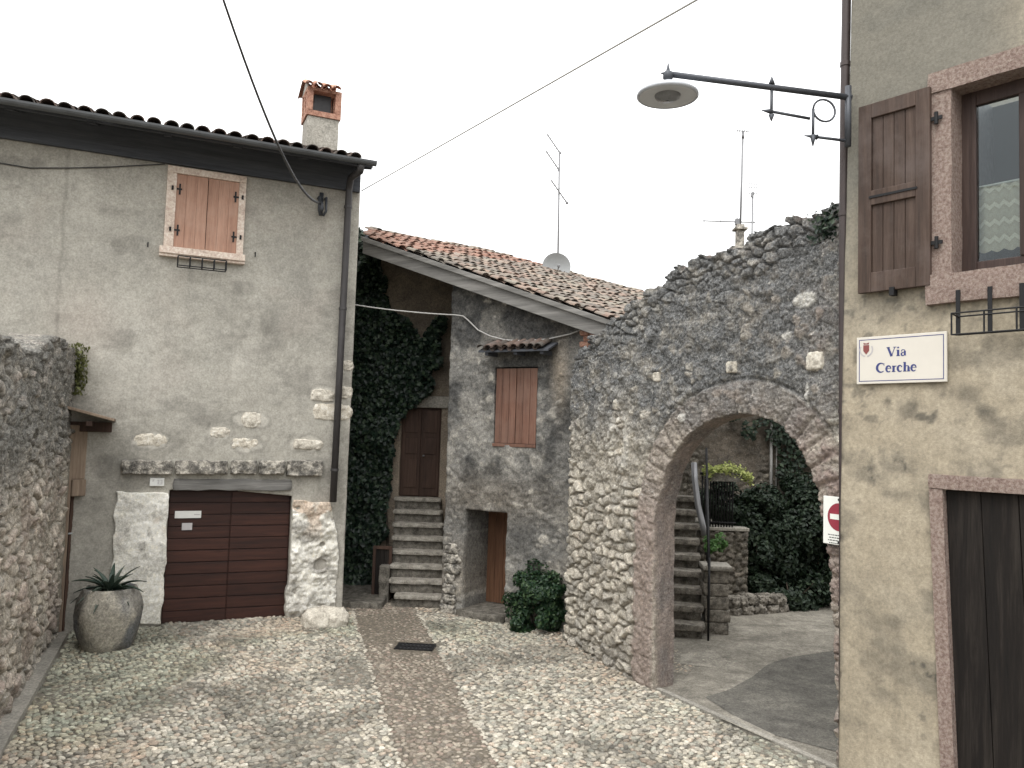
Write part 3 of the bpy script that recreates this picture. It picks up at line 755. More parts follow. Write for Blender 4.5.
for zz in (pz-.6, (pz+pb[1])/2+.4, pb[1]+.5):
    br = MB(); ss = ps+(pb[0]-ps)*(pz-zz)/(pz-pb[1]); br.tube([LH.w(ss, .12, zz-.02), LH.w(ss, .12, zz+.02)], .064, 10); br.box(LH, ss-.012, ss+.012, -.02, .08, zz-.012, zz+.012); build('pipe_clip', br, 'pipel', dpo)
# upper window with closed shutters
win = MB()
fw = .11
wo0, woz1 = LH.S(168, 166, .04); wo1 = LH.S(247, 176, .04)[0]; woz0 = LH.S(162, 247, .04)[1]; woz1 = (woz1+LH.S(247, 176, .04)[1])/2
win.box(LH, wo0, wx0+.02, -.1, .045, woz0, woz1-.1, 0); win.box(LH, wx1-.02, wo1, -.1, .045, woz0, woz1-.1)
win.box(LH, wo0-.0, wo1+.0, -.1, .055, woz1-.1, woz1)
wnd = build('window', win, 'pinkpale', rootL, bevel=.006)
sl = MB(); sl.box(LH, wo0-.05, wo1+.03, -.1, .12, woz0-.09, woz0+.01); sl.box(LH, wo0-.05, wo1+.03, -.1, .09, woz0-.13, woz0-.088); build('sill', sl, 'pinkpale', wnd, bevel=.006)
ln = MB(); ln.box(LH, wx0-.05, wx1+.05, -.2, -.12, wz0-.05, wz1+.05); build('added_backing', ln, 'doord', wnd)  # added panel behind the shutters, keeps sky light out of the gaps
mid = (wx0+wx1)/2
for a0, a1, sg in ((wx0+.012, mid-.004, 0), (mid+.004, wx1-.012, 1)):
    sh = MB(); nb = 3
    for i in range(nb):
        e0 = a0+(a1-a0)*i/nb; e1 = a0+(a1-a0)*(i+1)/nb-.0015
        sh.box(LH, e0, e1, -.02, .02+.001*(i % 2), woz0+.012, woz1-.102)
    so = build('shutter', sh, 'shutl', wnd, bevel=.003)
    for zz in (woz0+.28, woz1-.33):
        hi = MB()
        e = a0-.015 if sg == 0 else a1+.015; dr = 1 if sg == 0 else -1
        hi.box(LH, min(e, e+dr*.1), max(e, e+dr*.1), .022, .032, zz-.012, zz+.012)
        hi.box(LH, e+dr*.07-.012, e+dr*.07+.012, .024, .034, zz-.08, zz+.08)
        hi.tube([LH.w(e-dr*.03, .056, zz-.03), LH.w(e-dr*.03, .056, zz+.03)], .016, 8)
        build('hinge', hi, 'iron', so)
for px_, py_ in ((148, 243), (255, 253)): a_s, z_s = LH.S(px_, py_); q = MB(); q.tube([LH.w(a_s, -.02, z_s), LH.w(a_s, .05, z_s), LH.w(a_s, .05, z_s-.07)], .009, 6); build('shutter_stop', q, 'iron', rootL)
# iron pot holder under the window
ph = MB(); h0, hz = LH.S(178, 256, .12); h1 = LH.S(226, 261, .12)[0]; hb = LH.S(200, 268, .2)[1]
for t in (.1, .26): ph.tube([LH.w(h0, t, hz-.02), LH.w(h0, t, hb), LH.w(h1, t, hb), LH.w(h1, t, hz-.02)], .009, 6)
for i in range(5):
    a = h0+(h1-h0)*i/4; ph.tube([LH.w(a, .0, hz+.0), LH.w(a, .1, hz-.01), LH.w(a, .1, hb), LH.w(a, .26, hb), LH.w(a, .26, hz-.02)], .009, 6)
ph.tube([LH.w(h0, .26, hz-.02), LH.w(h1, .26, hz-.02)], .009, 6)
tag(build('flower_holder', ph, 'iron'), 'small empty iron flower holder under the pink shuttered window of the left house', 'flower holder')
# garage door
gd = MB(); GT = -.13
zt = gz1-.0; nb = 11
for i in range(nb):
    z0 = .005+i*(zt-.02)/nb; z1 = z0+(zt-.02)/nb-.014
    f0, f1 = z0/zt, z1/zt
    for c0, c1 in ((0., .495), (.505, 1.)):
        xa = lambda f: gb0+(gx0-gb0)*f; xb = lambda f: gb1+(gx1-gb1)*f
        P = [LH.w(xa(f0)+(xb(f0)-xa(f0))*c0, GT-.04, z0), LH.w(xa(f0)+(xb(f0)-xa(f0))*c1, GT-.04, z0), LH.w(xa(f0)+(xb(f0)-xa(f0))*c1, GT, z0), LH.w(xa(f0)+(xb(f0)-xa(f0))*c0, GT, z0),
             LH.w(xa(f1)+(xb(f1)-xa(f1))*c0, GT-.04, z1), LH.w(xa(f1)+(xb(f1)-xa(f1))*c1, GT-.04, z1), LH.w(xa(f1)+(xb(f1)-xa(f1))*c1, GT-.008, z1), LH.w(xa(f1)+(xb(f1)-xa(f1))*c0, GT-.008, z1)]
        gd.hexa([P[3], P[2], P[1], P[0], P[7], P[6], P[5], P[4]])
gd.box(LH, gb0-.06, gb1+.06, GT-.09, GT-.02, -.05, zt+.12)
gdo = build('garage_door', gd, 'garage', rootL, bevel=.004)
lp = MB(); a0, z1 = LH.S(175, 511, GT); a1, z0 = LH.S(201, 518, GT); lp.box(LH, a0, a1, GT+.001, GT+.008, z0, z1); build('letter_plate', lp, 'label', gdo, bevel=.003)
lp = MB(); lp.box(LH, a1-.1, a1-.02, GT+.0085, GT+.0095, (z0+z1)/2-.008, (z0+z1)/2+.008); build('plate_lettering', lp, 'labelg', gdo)
lp = MB(); a0, z1 = LH.S(182, 523, GT); a1, z0 = LH.S(192, 530, GT); lp.box(LH, a0, a1, GT+.001, GT+.01, z0, z1); build('notice', lp, 'labelg', gdo, bevel=.003)
tb = MB(); a0, z0 = LH.S(172, 489); a1 = LH.S(291, 492)[0]
tb.rock(LH, a0-.0, a1+.02, -.2, .035, z0-.02, z0+.15, 16, .2, .12, 3); build('timber_lintel', tb, 'beam', rootL, smooth=True)
# stone blocks over the door
pxs = [(121, 173), (175, 228), (231, 257), (259, 285), (287, 323)]
for i, (x0, x1) in enumerate(pxs):
    a0, zb = LH.S(x0, 473+(2 if i == 4 else 0), .05); a1, zt_ = LH.S(x1, 462, .05); q = MB()
    q.rock(LH, a0, a1, -.1, .085+.02*(i % 2), zb-.012, zt_+.015, 14, .2, .1, 20+i)
    build('lintel_block', q, 'lint', rootL, smooth=True)
# single bare stones
for i, (x0, y0, x1, y1) in enumerate([(134, 433, 168, 447), (210, 427, 230, 438), (242, 412, 261, 428), (231, 438, 258, 450), (293, 439, 322, 450), (311, 389, 334, 402), (313, 403, 353, 421), (338, 360, 353, 371), (339, 386, 354, 399)]):
    a0, z1 = LH.S(x0, y0); a1, z0 = LH.S(x1, y1); q = MB(); a1 = min(a1, sC+.012)
    q.rock(LH, a0, a1, -.1, .016, z0, z1, 12, .3, .5 if i > 4 else .62, 40+i)
    build('bare_stone', q, 'pale' if i % 3 else 'chalk', rootL, smooth=True)
# whitewashed piers
def pier(px, seed, amp):
    pl = [LH.S(*p) for p in px]; out = []
    for i in range(len(pl)):
        a, b = np.array(pl[i]), np.array(pl[(i+1) % len(pl)]); m = max(2, int(np.linalg.norm(b-a)/.06))
        for k_ in range(m):
            p = a+(b-a)*k_/m; w = .05 if p[1] > .05 else 0
            out.append((p[0]+w*(float(fbm(np.array(p[0]*5), np.array(p[1]*5), 3, seed))-.5)*2, p[1]+w*(float(fbm(np.array(p[0]*5+9), np.array(p[1]*5), 3, seed))-.5)*2))
    def tf(s, z):
        n = fbm(s*6, z*6, 6, seed+3); n5 = fbm(s*20, z*20, 4, seed+4); rg = 1-np.abs(fbm(s*9, z*12, 4, seed+6)-.5)*4; pr = sstep(.0, .5, rg)
        t = .035+(n-.5)*(amp*3+.012)+(n5-.5)*(.012+amp*.6)+amp*.5*(pr-.5)
        hole = s*0
        if amp > .02:
            for hx, hy, hr in ((319, 565, .1), (322, 544, .045), (312, 540, .03)):
                hp_ = LH.S(hx, hy); hole = np.maximum(hole, sstep(.35, .6, np.exp(-(((s-hp_[0])/hr)**2+((z-hp_[1])/hr)**2))+.5*(n5-.5)))
            t = t-hole*.07
        st = sstep(.52, .62, fbm(s*3.5, z*5, 5, seed+9))*.8*sstep(.0, .5, z)+.3*sstep(.42, .3, n)*(amp > .02)+sstep(.35, 0, z)*.5
        br = sstep(.5, .62, fbm(s*4+2, z*4, 4, seed+11))*sstep(1.1, 1.6, z)
        if amp < .02: st = st*.5+.75*sstep(.6, .68, fbm(s*11, z*6, 4, seed+5))*blob(s, z, s.mean()+.05, 1.3, .35, .35); br = br*.5
        return t, rgb(st+hole, pr*.1, br), rgb(s*0, s*0, s*0)
    return wall_grid(LH, out, [], .017, tf, lambda s, z: s*0+.14, 3)
mesh, a_ = pier([(110, 623), (161, 624), (169, 492), (116, 492)], 5, .005); build('whitewashed_pier', mesh, 'white', rootL, True, attrs=a_)
mesh, a_ = pier([(286, 621), (333, 608), (337, 560), (336, 520), (330, 503), (293, 499)], 8, .042); build('whitewashed_pier', mesh, 'white', rootL, True, attrs=a_)
# house number plate: 8 33-like tiny figures
hp = MB(); a0, z1 = LH.S(150, 478, .03); a1, z0 = LH.S(164, 486, .03); hp.box(LH, a0, a1, -.02, .04, z0, z1)
hpo = build('number_plate', hp, 'label', rootL, bevel=.003)
dg = MB()
w = a1-a0; hh = z1-z0
def bar(x0, y0, x1, y1): dg.box(LH, a0+w*x0, a0+w*x1, .041, .043, z0+hh*y0, z0+hh*y1)
bar(.2, .55, .25, .8); bar(.2, .74, .33, .8); build('numeral', dg, 'labelg', hpo)
for o_ in (.5, .72): dg = MB(); bar(o_+.1, .25, o_+.15, .78); bar(o_, .7, o_+.12, .78); bar(o_, .46, o_+.12, .54); bar(o_, .25, o_+.12, .32); build('numeral', dg, 'labelg', hpo)
# wire bracket by the corner
wb = MB(); a0, z0 = LH.S(322, 205, .1)
wb.box(LH, a0-.03, a0+.03, -.02, .03, z0-.15, z0+.22)
for dx in (-.05, .06): wb.tube([LH.w(a0+dx, .0, z0+.12), LH.w(a0+dx, .12, z0+.12), LH.w(a0+dx, .14, z0-.1), LH.w(a0+dx*.4, .1, z0-.17)], .02, 8)
wb.lathe(LH.w(a0-.02, .15, z0-.12), [(.0, 0), (.035, .01), (.045, .06), (.03, .1), (.04, .13), (0, .16)], 10)
build('wire_bracket', wb, 'lampiron', rootL, smooth=True)
# chimney
CT = -.55
cs0, cz0 = LH.S(302, 143, CT); cs1, _ = LH.S(338, 143, CT)
cz1 = LH.S(320, 117, CT)[1]; cz2 = LH.S(322, 92, CT)[1]; cz3 = LH.S(320, 80, CT)[1]
cw = cs1-cs0; cd = .5; cs0 += .07; cs1 += .0
ch = MB(); ch.box(LH, cs0, cs1, CT-cd, CT, ez-.1, cz1); cho = build('chimney', ch, 'chim', roofL, bevel=.01)
hd = MB(); e = .025
P_ = [(cs0-e, CT+e), (cs1+e, CT+e), (cs0-e, CT-cd-e), (cs1+e, CT-cd-e)]
hd.box(LH, cs0-e, cs1+e, CT-cd-e, CT+e, cz1, cz1+.09)
for a in (cs0-e, cs1+e-.1, ): hd.box(LH, a, a+.1, CT-.08, CT+e, cz1+.09, cz2); hd.box(LH, a, a+.1, CT-cd-e, CT-cd+.08, cz1+.09, cz2)
for a in (cs0-e, cs1+e-.1): hd.box(LH, a, a+.1, CT-cd/2-.05, CT-cd/2+.05, cz1+.09, cz2)
hd.box(LH, cs0-e, cs1+e, CT-cd-e, CT+e, cz2, cz2+.05)
build('chimney_head', hd, 'brick', roofL, bevel=.006)
fl = MB(); fl.box(LH, cs0+.12, cs1-.12, CT-cd+.14, CT-.14, cz1+.02, cz2); build('opening_dark', fl, 'black', roofL)  # black core painting the inner darkness of the chimney head openings
cr = MB(); apex = cz2+.05+.17
fl2 = MB(); fl2.prism(Frame(LH.w(cs0-.025, 0, 0), 66-90), [(-CT-.06, cz2+.05), (-CT+cd+.06, cz2+.05), (-CT+cd/2, apex-.02)], 0, .02)
def cap_roof(sgn):
    def fn(u, v):
        upv = np.array([0, 0, .17])+LH.n*(-sgn)*(cd/2+.06); upv = upv/np.linalg.norm(upv)
        nn = np.cross(LH.d, upv); nn = nn if nn[2] > 0 else -nn
        return LH.w(u, CT-cd/2+sgn*(cd/2+.08), cz2+.045)+upv*v, LH.d, upv, nn
    return fn
for sg in (1, -1): tile_row(cr, cap_roof(sg), cs0-.01, cs1+.02, 0, .32, .15, .07, .34, 9+sg, .006)
build('chimney_cap', cr, 'tiler', roofL); build('cap_gable', fl2, 'chim', roofL)
# ================================================================== GARDEN WALL (far left)
eG = GW.S(61, 560)[0]
gp = [GW.S(*p) for p in ((-120, 300), (-60, 312), (0, 333), (14, 342), (26, 350), (38, 353), (44, 341), (52, 337), (60, 338), (66, 345))]
gpx = np.array([p[0] for p in gp]); gpz = np.array([p[1] for p in gp])
def gtop():
    return [(s, float(np.interp(s, gpx, gpz))+.1*(float(fbm(np.array(s*4.2), np.array(.5), 4, 71))-.5)) for s in np.arange(-6.6, eG+.01, .04)]
tp = gtop()
def t_gw(s, z):
    ws = s+.08*(fbm(s*3, z*3, 4, 72)-.5)*2; wz = z+.07*(fbm(s*3+5, z*3, 4, 73)-.5)*2
    pr, rid, tl = stones(ws/.24, wz/.135, 74, .9, .26)
    p2, rid2, tl2 = stones(ws/.085, wz/.065, 79, .95, .25)
    n = fbm(s*7, z*7, 6, 75); n3 = fbm(s*30, z*30, 3, 70)
    cover = sstep(.5, .66, fbm(s*2.0, z*2.0, 5, 77))
    t = (.045*(pr-.4)+tl*.08+(rid-.5)*.04*pr)*(1-cover*.75)+.02*(p2-.5)*(.2+cover*.8)+(n-.5)*.07+(n3-.5)*.016
    wea = np.clip(sstep(1.7, 2.8, z+1.1*(fbm(s*1.6, z*1.0, 5, 76)-.5))*1.0, 0, 1)
    dirt = sstep(.5, .0, z)*.35
    end = sstep(eG-.2, eG-.12, s)*sstep(2.7, 2.5, z)
    pr2 = np.clip(pr*(1-cover)+cover*p2*.45, 0, 1); rnd = np.where(cover > .5, rid2, rid)
    return t*(1-end)+end*(.03+(n-.5)*.03), rgb(pr2*(1-end), rnd, wea*.9+dirt), rgb(sstep(.55, .65, fbm(s*2+7, z*2, 4, 78))*.4*(1-wea), (1-wea)*.4+.35, end*0)
mesh, a_ = wall_grid(GW, [(-6.6, -.05), (eG, -.05)]+tp[::-1], [], .019, t_gw, lambda s, z: s*0+.42, 4)
rootG = thing('stone_wall', 'rough rubble garden wall with blackened top at the far left edge', 'wall', GW.w(0, 0, 0))
build('masonry', mesh, 'gw', rootG, True, attrs=a_)
lk = MB(); lk.rock(GW, -6.6, eG-.1, .0, .16, -.04, .07, 40, .12, .02, 4); build('footing', lk, 'conc', rootG, smooth=True)
# door beyond the garden wall, with its little canopy
gA = GW.w(eG, -.02, 0); lsx = LH.S(79, 560)[0]; gB = LH.w(lsx, .01, 0)
GD = Frame(gA, math.degrees(math.atan2(gB[0]-gA[0], gB[1]-gA[1]))); gL = float(np.linalg.norm(gB-gA))
dr = thing('garden_gate', 'narrow weathered plank door between the left rubble wall and the grey house', 'door', GD.w(gL/2, 0, 0))
dzt = LH.S(80, 425)[1]
d = MB(); d.box(GD, .0, gL*.3, -.2, .03, 0, dzt); d.box(GD, gL*.3, gL, -.2, .02, dzt-.75, dzt); d.box(GD, gL*.28, gL, -.1, .06, dzt-.98, dzt-.75); build('door_frame', d, 'post', dr, bevel=.01)
d = MB()
for i in range(3): w_ = gL*.7/3; d.box(GD, gL*.3+i*w_+.003, gL*.3+(i+1)*w_-.003, -.12, -.07, .02, dzt-.98)
build('door_leaf', d, 'doord', dr, bevel=.004)
d = MB(); d.tube([GD.w(gL*.4, -.08, 1.35), GD.w(gL*.4, -.02, 1.35), GD.w(gL*.6, -.02, 1.35)], .012, 8); build('door_handle', d, 'dish', dr, smooth=True)
ca0, cz = LH.S(76, 406, .3); ca1, cz2_ = LH.S(115, 419, .3)
c = thing('door_canopy', 'small sloping plank canopy on the grey house wall above the narrow plank door', 'canopy', LH.w((ca0+ca1)/2, 0, cz2_))
d = MB()
for i in range(3):
    t0_, t1_ = .0+i*.2, .19+i*.2
    d.hexa([LH.w(ca0-.15, t1_, cz-.03), LH.w(ca1, t1_, cz2_-.035), LH.w(ca1, t0_, cz2_-.035), LH.w(ca0-.15, t0_, cz-.03), LH.w(ca0-.15, t1_, cz+.01), LH.w(ca1, t1_, cz2_), LH.w(ca1, t0_, cz2_), LH.w(ca0-.15, t0_, cz+.01)])
build('canopy_board', d, 'post', c, bevel=.006)
d = MB(); d.box(LH, ca0-.1, ca1-.04, .03, .1, cz2_-.19, cz2_-.05); d.box(LH, ca0+.15, ca0+.22, .1, .55, cz2_-.11, cz2_-.04); build('bracket', d, 'doord', c, bevel=.005)
# weeds on the end of the wall
wv = rng.normal(0, 1, (900, 3)); wz = np.interp(eG-.05, gpx, gpz); P = np.array([GW.w(eG+.02+a*.07, .02+b*.07, wz-.25-cq*.17) for a, b, cq in np.clip(wv, -2, 2)])
tag(build('wall_plant', leaf_cloud(P, np.tile(GW.n, (900, 1)), .06), 'weed'), 'straggling yellow-green weeds hanging on the end of the left rubble wall', 'plant')
# ================================================================== JAR AND AGAVE
jc = ground(93, 655)+np.array([0.0, .34, 0])
jr = (ground(135, 640)-ground(75, 640))[0]/2*1.08
prof = [(.66, -.01), (.72, .03), (.83, .16), (.93, .34), (1., .52), (1., .64), (.95, .76), (.88, .84), (.84, .88), (.82, .92), (.76, .93), (.7, .9), (.68, .82)]
hj = at(104, 588, jc[1])[2]*1.06
jar = MB(); jar.lathe(jc, [(r*jr, z*hj/.96) for r, z in prof], 44, .2, cap=False)
jv = np.concatenate(jar.v)-jc
an = np.arctan2(jv[:, 1], jv[:, 0])
pale = sstep(.45, .6, fbm(an*1.3+2, jv[:, 2]*2.2, 4, 81)+.3*blob(an, jv[:, 2], -1.1, .36, .7, .22)-.05)
col = rgb(sstep(.55, .7, fbm(an*2, jv[:, 2]*3, 4, 82))*.7, pale, sstep(.5, .6, fbm(an*1.7, jv[:, 2]*2.5+3, 4, 83)))
rootJ = thing('plant_pot', 'large grey stained clay jar by the left rubble wall holding a spiky plant', 'plant pot', jc)
build('jar_body', jar, 'pot', rootJ, True, attrs={'Col': col})
so = MB(); so.lathe(jc, [(.02, .8*hj/.96), (.72*jr, .82*hj/.96)], 24); build('soil', so, 'soil', rootJ)
ag = MB(); c0 = jc+np.array([0, 0, .84*hj/.96])
for i in range(34):
    a = i*2.399; el = .15+1.15*(i/34)**1.1; ln = random.uniform(.34, .54)*(1 if i < 30 else .85)
    dirh = np.array([math.cos(a), math.sin(a), 0]); wv_ = np.array([-math.sin(a), math.cos(a), 0]); vs = []; ns = 7
    for j in range(ns+1):
        u = j/ns; r = ln*u*math.cos(el*(1-.25*u)); zz = ln*(math.sin(el)*u-.62*(1.15-el*.7)*u*u)
        wd = .036*(1-u**2.2)*(1 if u > .1 else .7)+.001
        P0 = c0+dirh*(r+.03)+np.array([0, 0, zz+.02]); vs += [P0-wv_*wd+np.array([0, 0, wd*.5]), P0-np.array([0, 0, .008]), P0+wv_*wd+np.array([0, 0, wd*.5])]
    ag.add(vs, [q for j in range(ns) for q in ((3*j, 3*j+1, 3*j+4, 3*j+3), (3*j+1, 3*j+2, 3*j+5, 3*j+4))])
tag(build('agave', ag, 'agave', smooth=True), 'spiky dark green agave growing in the large grey clay jar', 'plant')
# stone bollard beside the garage
q = MB(); b0 = ground(322, 628)
FB = Frame(b0+np.array([0, .24, 0]), 66); q.rock(FB, -.31, .29, -.24, .24, -.1, .22, 12, .22, .7, 91)
tag(build('guard_stone', q, 'pale', smooth=True), 'rounded pale boulder on the cobbles at the right side of the garage door', 'boulder')
# drain cover
dc = thing('drain_cover', 'dark iron drain grate set in the brown cobbled strip', 'drain', (ground(396, 650)+ground(436, 645))/2)
FD = Frame((ground(396, 651)+ground(434, 645))/2, 94); hw = np.linalg.norm(ground(396, 650)-ground(434, 648))/2
d = MB(); d.box(FD, -hw, hw, -.16, -.13, -.01, .024); d.box(FD, -hw, hw, .13, .16, -.01, .024); d.box(FD, -hw, -hw+.03, -.13, .13, -.01, .024); d.box(FD, hw-.03, hw, -.13, .13, -.01, .024)
build('grate_frame', d, 'iron', dc)
d = MB()
for i in range(9): a = -hw+.045+i*(2*hw-.09)/8; d.box(FD, a-.012, a+.012, -.128, .128, -.01, .021)
d.box(FD, -hw+.031, hw-.031, -.02, .02, -.01, .024); build('grate_bars', d, 'iron', dc)
d = MB(); d.box(FD, -hw+.01, hw-.01, -.14, .14, -.02, .014); build('grate_pit', d, 'black', dc)
# ================================================================== MIDDLE HOUSE
rootC = thing('stone_house', 'dark weathered old house with lean-to tile roof and red-brown shuttered window', 'house', CH.w(0, 0, 0))
VT = .28
F1 = CH.w(*[CH.S(364, 236, VT)[0], VT, CH.S(364, 236, VT)[1]]); F2 = CH.w(*[CH.S(608, 318, VT)[0], VT, CH.S(608, 318, VT)[1]])
B2 = at(655, 294, 17.5)
nr_ = np.cross(F2-F1, B2-F1); nr_ /= np.linalg.norm(nr_); nr_ = nr_ if nr_[2] > 0 else -nr_
def rz(P): return F1[2]-((P[0]-F1[0])*nr_[0]+(P[1]-F1[1])*nr_[1])/nr_[2]
sV = CH.S(600, 330)[0]+.6
def topz(s, off): return rz(CH.w(s, 0, 0))-off
c_win = [CH.S(494, 369), CH.S(538, 365), CH.S(536, 446), CH.S(494, 445)]
w0 = (c_win[0][0]+c_win[3][0])/2; w1 = (c_win[1][0]+c_win[2][0])/2; wz0_ = (c_win[2][1]+c_win[3][1])/2; wz1_ = (c_win[0][1]+c_win[1][1])/2
d0 = CH.S(465, 511)[0]; d1 = CH.S(507, 513)[0]; dz1 = CH.S(486, 511)[1]
corner_top = CH.S(453, 280)[1]
def t_ch(s, z):
    n1 = fbm(s*1.3, z*1.3, 5, 101); n2 = fbm(s*6, z*6, 4, 102); pr, rid, tl = stones(s/.17+n2*.9, z/.12+n1*.9, 103, .95, .3)
    expo = np.clip(sstep(.52, .68, fbm(s*2.2, z*2.2, 5, 107)+.06*sstep(2.6, .6, z)), 0, 1)
    t = (n1-.5)*.07+(n2-.5)*.05+(.012*(pr-.5)+.025*tl)*expo+(fbm(s*18, z*18, 4, 104)-.5)*.03
    pale = np.clip(sstep(.56, .66, fbm(s*2.4, z*2.4, 5, 105)+.03*sstep(3, .5, z)-.05*sstep(3.5, 4.5, z))*.3+expo*pr*(rid > .78)*.9*sstep(.4,.5,n2), 0, 1)
    pale = pale+.5*sstep(.5, .6, n2)*(blob(s, z, w0-.08, (wz0_+wz1_)/2, .07, .8)+blob(s, z, w1+.09, (wz0_+wz1_)/2, .07, .8))+.7*blob(s, z, w0+.45, wz0_-.22, .4, .18)*sstep(.35, .55, n2)
    tan = .8*blob(s, z, w1+.38, wz1_-.1, .14, .5)+.45*sstep(1.7, .3, z)*sstep(.4, .6, n1)+.35*blob(s, z, w0-.05, 1.9, 1.2, .35)
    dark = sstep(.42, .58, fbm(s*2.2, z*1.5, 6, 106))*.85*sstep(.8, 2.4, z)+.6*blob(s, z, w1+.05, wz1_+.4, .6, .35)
    pale = pale*(z > -1)+.7*blob(s, z, .05, 2.7, .1, .35)*sstep(.4, .55, n2)
    return t, rgb(np.clip(dark+.12, 0, 1), np.clip(pale*.62, 0, .7), tan*.8), rgb(s*0, s*0, s*0)
out = [(0, -.05), (sV, -.05), (sV, topz(sV, .1)), (0, topz(0, .1))]
mesh, a_ = wall_grid(CH, out, [[(w0, wz0_), (w1, wz0_), (w1, wz1_), (w0, wz1_)], [(d0, -.2), (d1, -.2), (d1, dz1), (d0, dz1+.0)]], .02, t_ch,
                     lambda s, z: np.where((s < .03), 2.9, np.where((s > d0-.05) & (s < d1+.05) & (z < dz1+.05), .76, .2)), 8)
build('wall', mesh, 'ch', rootC, True, attrs=a_)
# window: shutters of four boards, pale rim, tiled hood
wn = MB(); e = .05
wn.box(CH, w0, w1, -.16, -.1, wz0_, wz1_); wnd = build('window', wn, 'black', rootC)
for a0, a1 in ((w0+.015, (w0+w1)/2-.004), ((w0+w1)/2+.004, w1-.015)):
    sh = MB()
    for i in range(3): b_ = a0+(a1-a0)*i/3; sh.box(CH, b_+.002, b_+(a1-a0)/3-.003, -.055, -.02+.003*(i % 2), wz0_+.03, wz1_-.02)
    build('shutter', sh, 'shutc', wnd, bevel=.004)
si = MB(); si.box(CH, w0-.0, w1+.0, -.1, .02, wz0_-.025, wz0_+.025); build('sill', si, 'shutc', wnd, bevel=.006)
ho0, hz0 = CH.S(479, 349, .3); ho1 = CH.S(549, 342, .3)[0]
hb_ = MB()
def hood(u, v):
    upv = -CH.n+np.array([0, 0, .42]); upv /= np.linalg.norm(upv); nn = np.cross(CH.d, upv); nn = nn if nn[2] > 0 else -nn
    return CH.w(u, .33, hz0-.0)+upv*v, CH.d, upv, nn
tile_row(hb_, hood, ho0+.05, ho1-.02, 0, .36, .15, .066, .38, 17, .01)
hd_ = build('window_hood', hb_, 'tilel', rootC)
hb_ = MB(); hb_.hexa([CH.w(ho0, .32, hz0-.06), CH.w(ho1, .32, hz0-.06), CH.w(ho1, -.02, hz0+.08), CH.w(ho0, -.02, hz0+.08), CH.w(ho0, .32, hz0-.03), CH.w(ho1, .32, hz0-.03), CH.w(ho1, -.02, hz0+.11), CH.w(ho0, -.02, hz0+.11)])
for a in (ho0+.1, (ho0+ho1)/2, ho1-.16): hb_.box(CH, a, a+.06, -.02, .28, hz0-.1, hz0-.035)
build('hood_board', hb_, 'soffit', hd_)
# ground floor door, set back
dd = MB()
for i in range(5): a = d0+.0+i*(d1-d0)/5; dd.box(CH, a, a+(d1-d0)/5-.006, -.78, -.73, .1, dz1+.02)
dro = build('door', dd, 'dooro', rootC, bevel=.004)
dd = MB(); dd.box(CH, d0+.57, d0+.6, -.732, -.71, .9, 1.0); build('door_handle', dd, 'galv', dro)
dd = MB(); dd.rock(CH, d0-.04, d1+.03, -.74, .12, -.04, .11, 9, .1, .06, 33); build('threshold', dd, 'step', rootC, smooth=True)
# light corner stones at the foot of the corner
q = MB()
for i in range(7):
    z = .0+i*.16; q.rock(CH, .0+.1*random.random(), .24+.12*random.random(), -.1, .035+.03*random.random(), z, z+.15, 8, .4, .45, 120+i)
build('corner_stones', q, 'lint', rootC, smooth=True)
# brick remains beside the top of the arch wall
q = MB(); a0, z0 = CH.S(588, 345, .02)
for i in range(6):
    for j in range(3): q.rock(CH, a0-.12+j*.16+(i % 2)*.06, a0+.03+j*.16+(i % 2)*.06, -.08, .07, z0-.2+i*.085, z0-.12+i*.085, 5, .2, .2, 140+i*3+j)
build('brick_remains', q, 'brick', rootC, smooth=True)
# roof
vd = (F2-F1); vl = np.linalg.norm(vd); vd /= vl
fall = np.array([nr_[0], nr_[1], 0]); fall = fall-nr_*(fall @ nr_); fall /= np.linalg.norm(fall)   # downhill
hor = np.cross(nr_, fall)
R_up = -fall
ridge1 = at(374, 228, 15.6)
sl_ = MB()
corners = [F1-vd*.05, F2+vd*1.3]
bk1 = at(372, 229, 15.2); bk2 = at(486, 250, 16.4); bk3 = at(662, 297, 18.2)
def onroof(P): P = np.array(P, float); P[2] = rz(P); return P
def ray_roof(x, y):
    dd_ = ray(x, y); k_ = ((F1-CAM) @ nr_)/(dd_ @ nr_); return CAM+dd_*k_, k_
bpts = []
for (x, y, Yg) in ((370, 230, 14.6), (486, 251, 16.2), (662, 298, 18.)):
    P, k_ = ray_roof(x, y)
    bpts.append(P if 11.5 < P[1] < 24 else onroof(at(x, y, Yg)))
poly = [F1-vd*.02, F2+vd*.9, bpts[2]+np.array([.6, -.3, 0]), bpts[2], bpts[1], bpts[0]]
poly = [onroof(p) for p in poly]
E_PRINT = [('F1', F1), ('F2', F2), ('B2', B2), ('b', bpts), ('n', nr_)]
sheet_slab(sl_, [p-nr_*.05 for p in poly], .06)
pp2 = [((p-F1) @ hor, (p-F1) @ R_up) for p in poly]
us = [p[0] for p in pp2]; vs_ = [p[1] for p in pp2]
rt = MB(); rt_new = MB(); gq = np.random.default_rng(5); pitch, step, r = .165, .27, .069
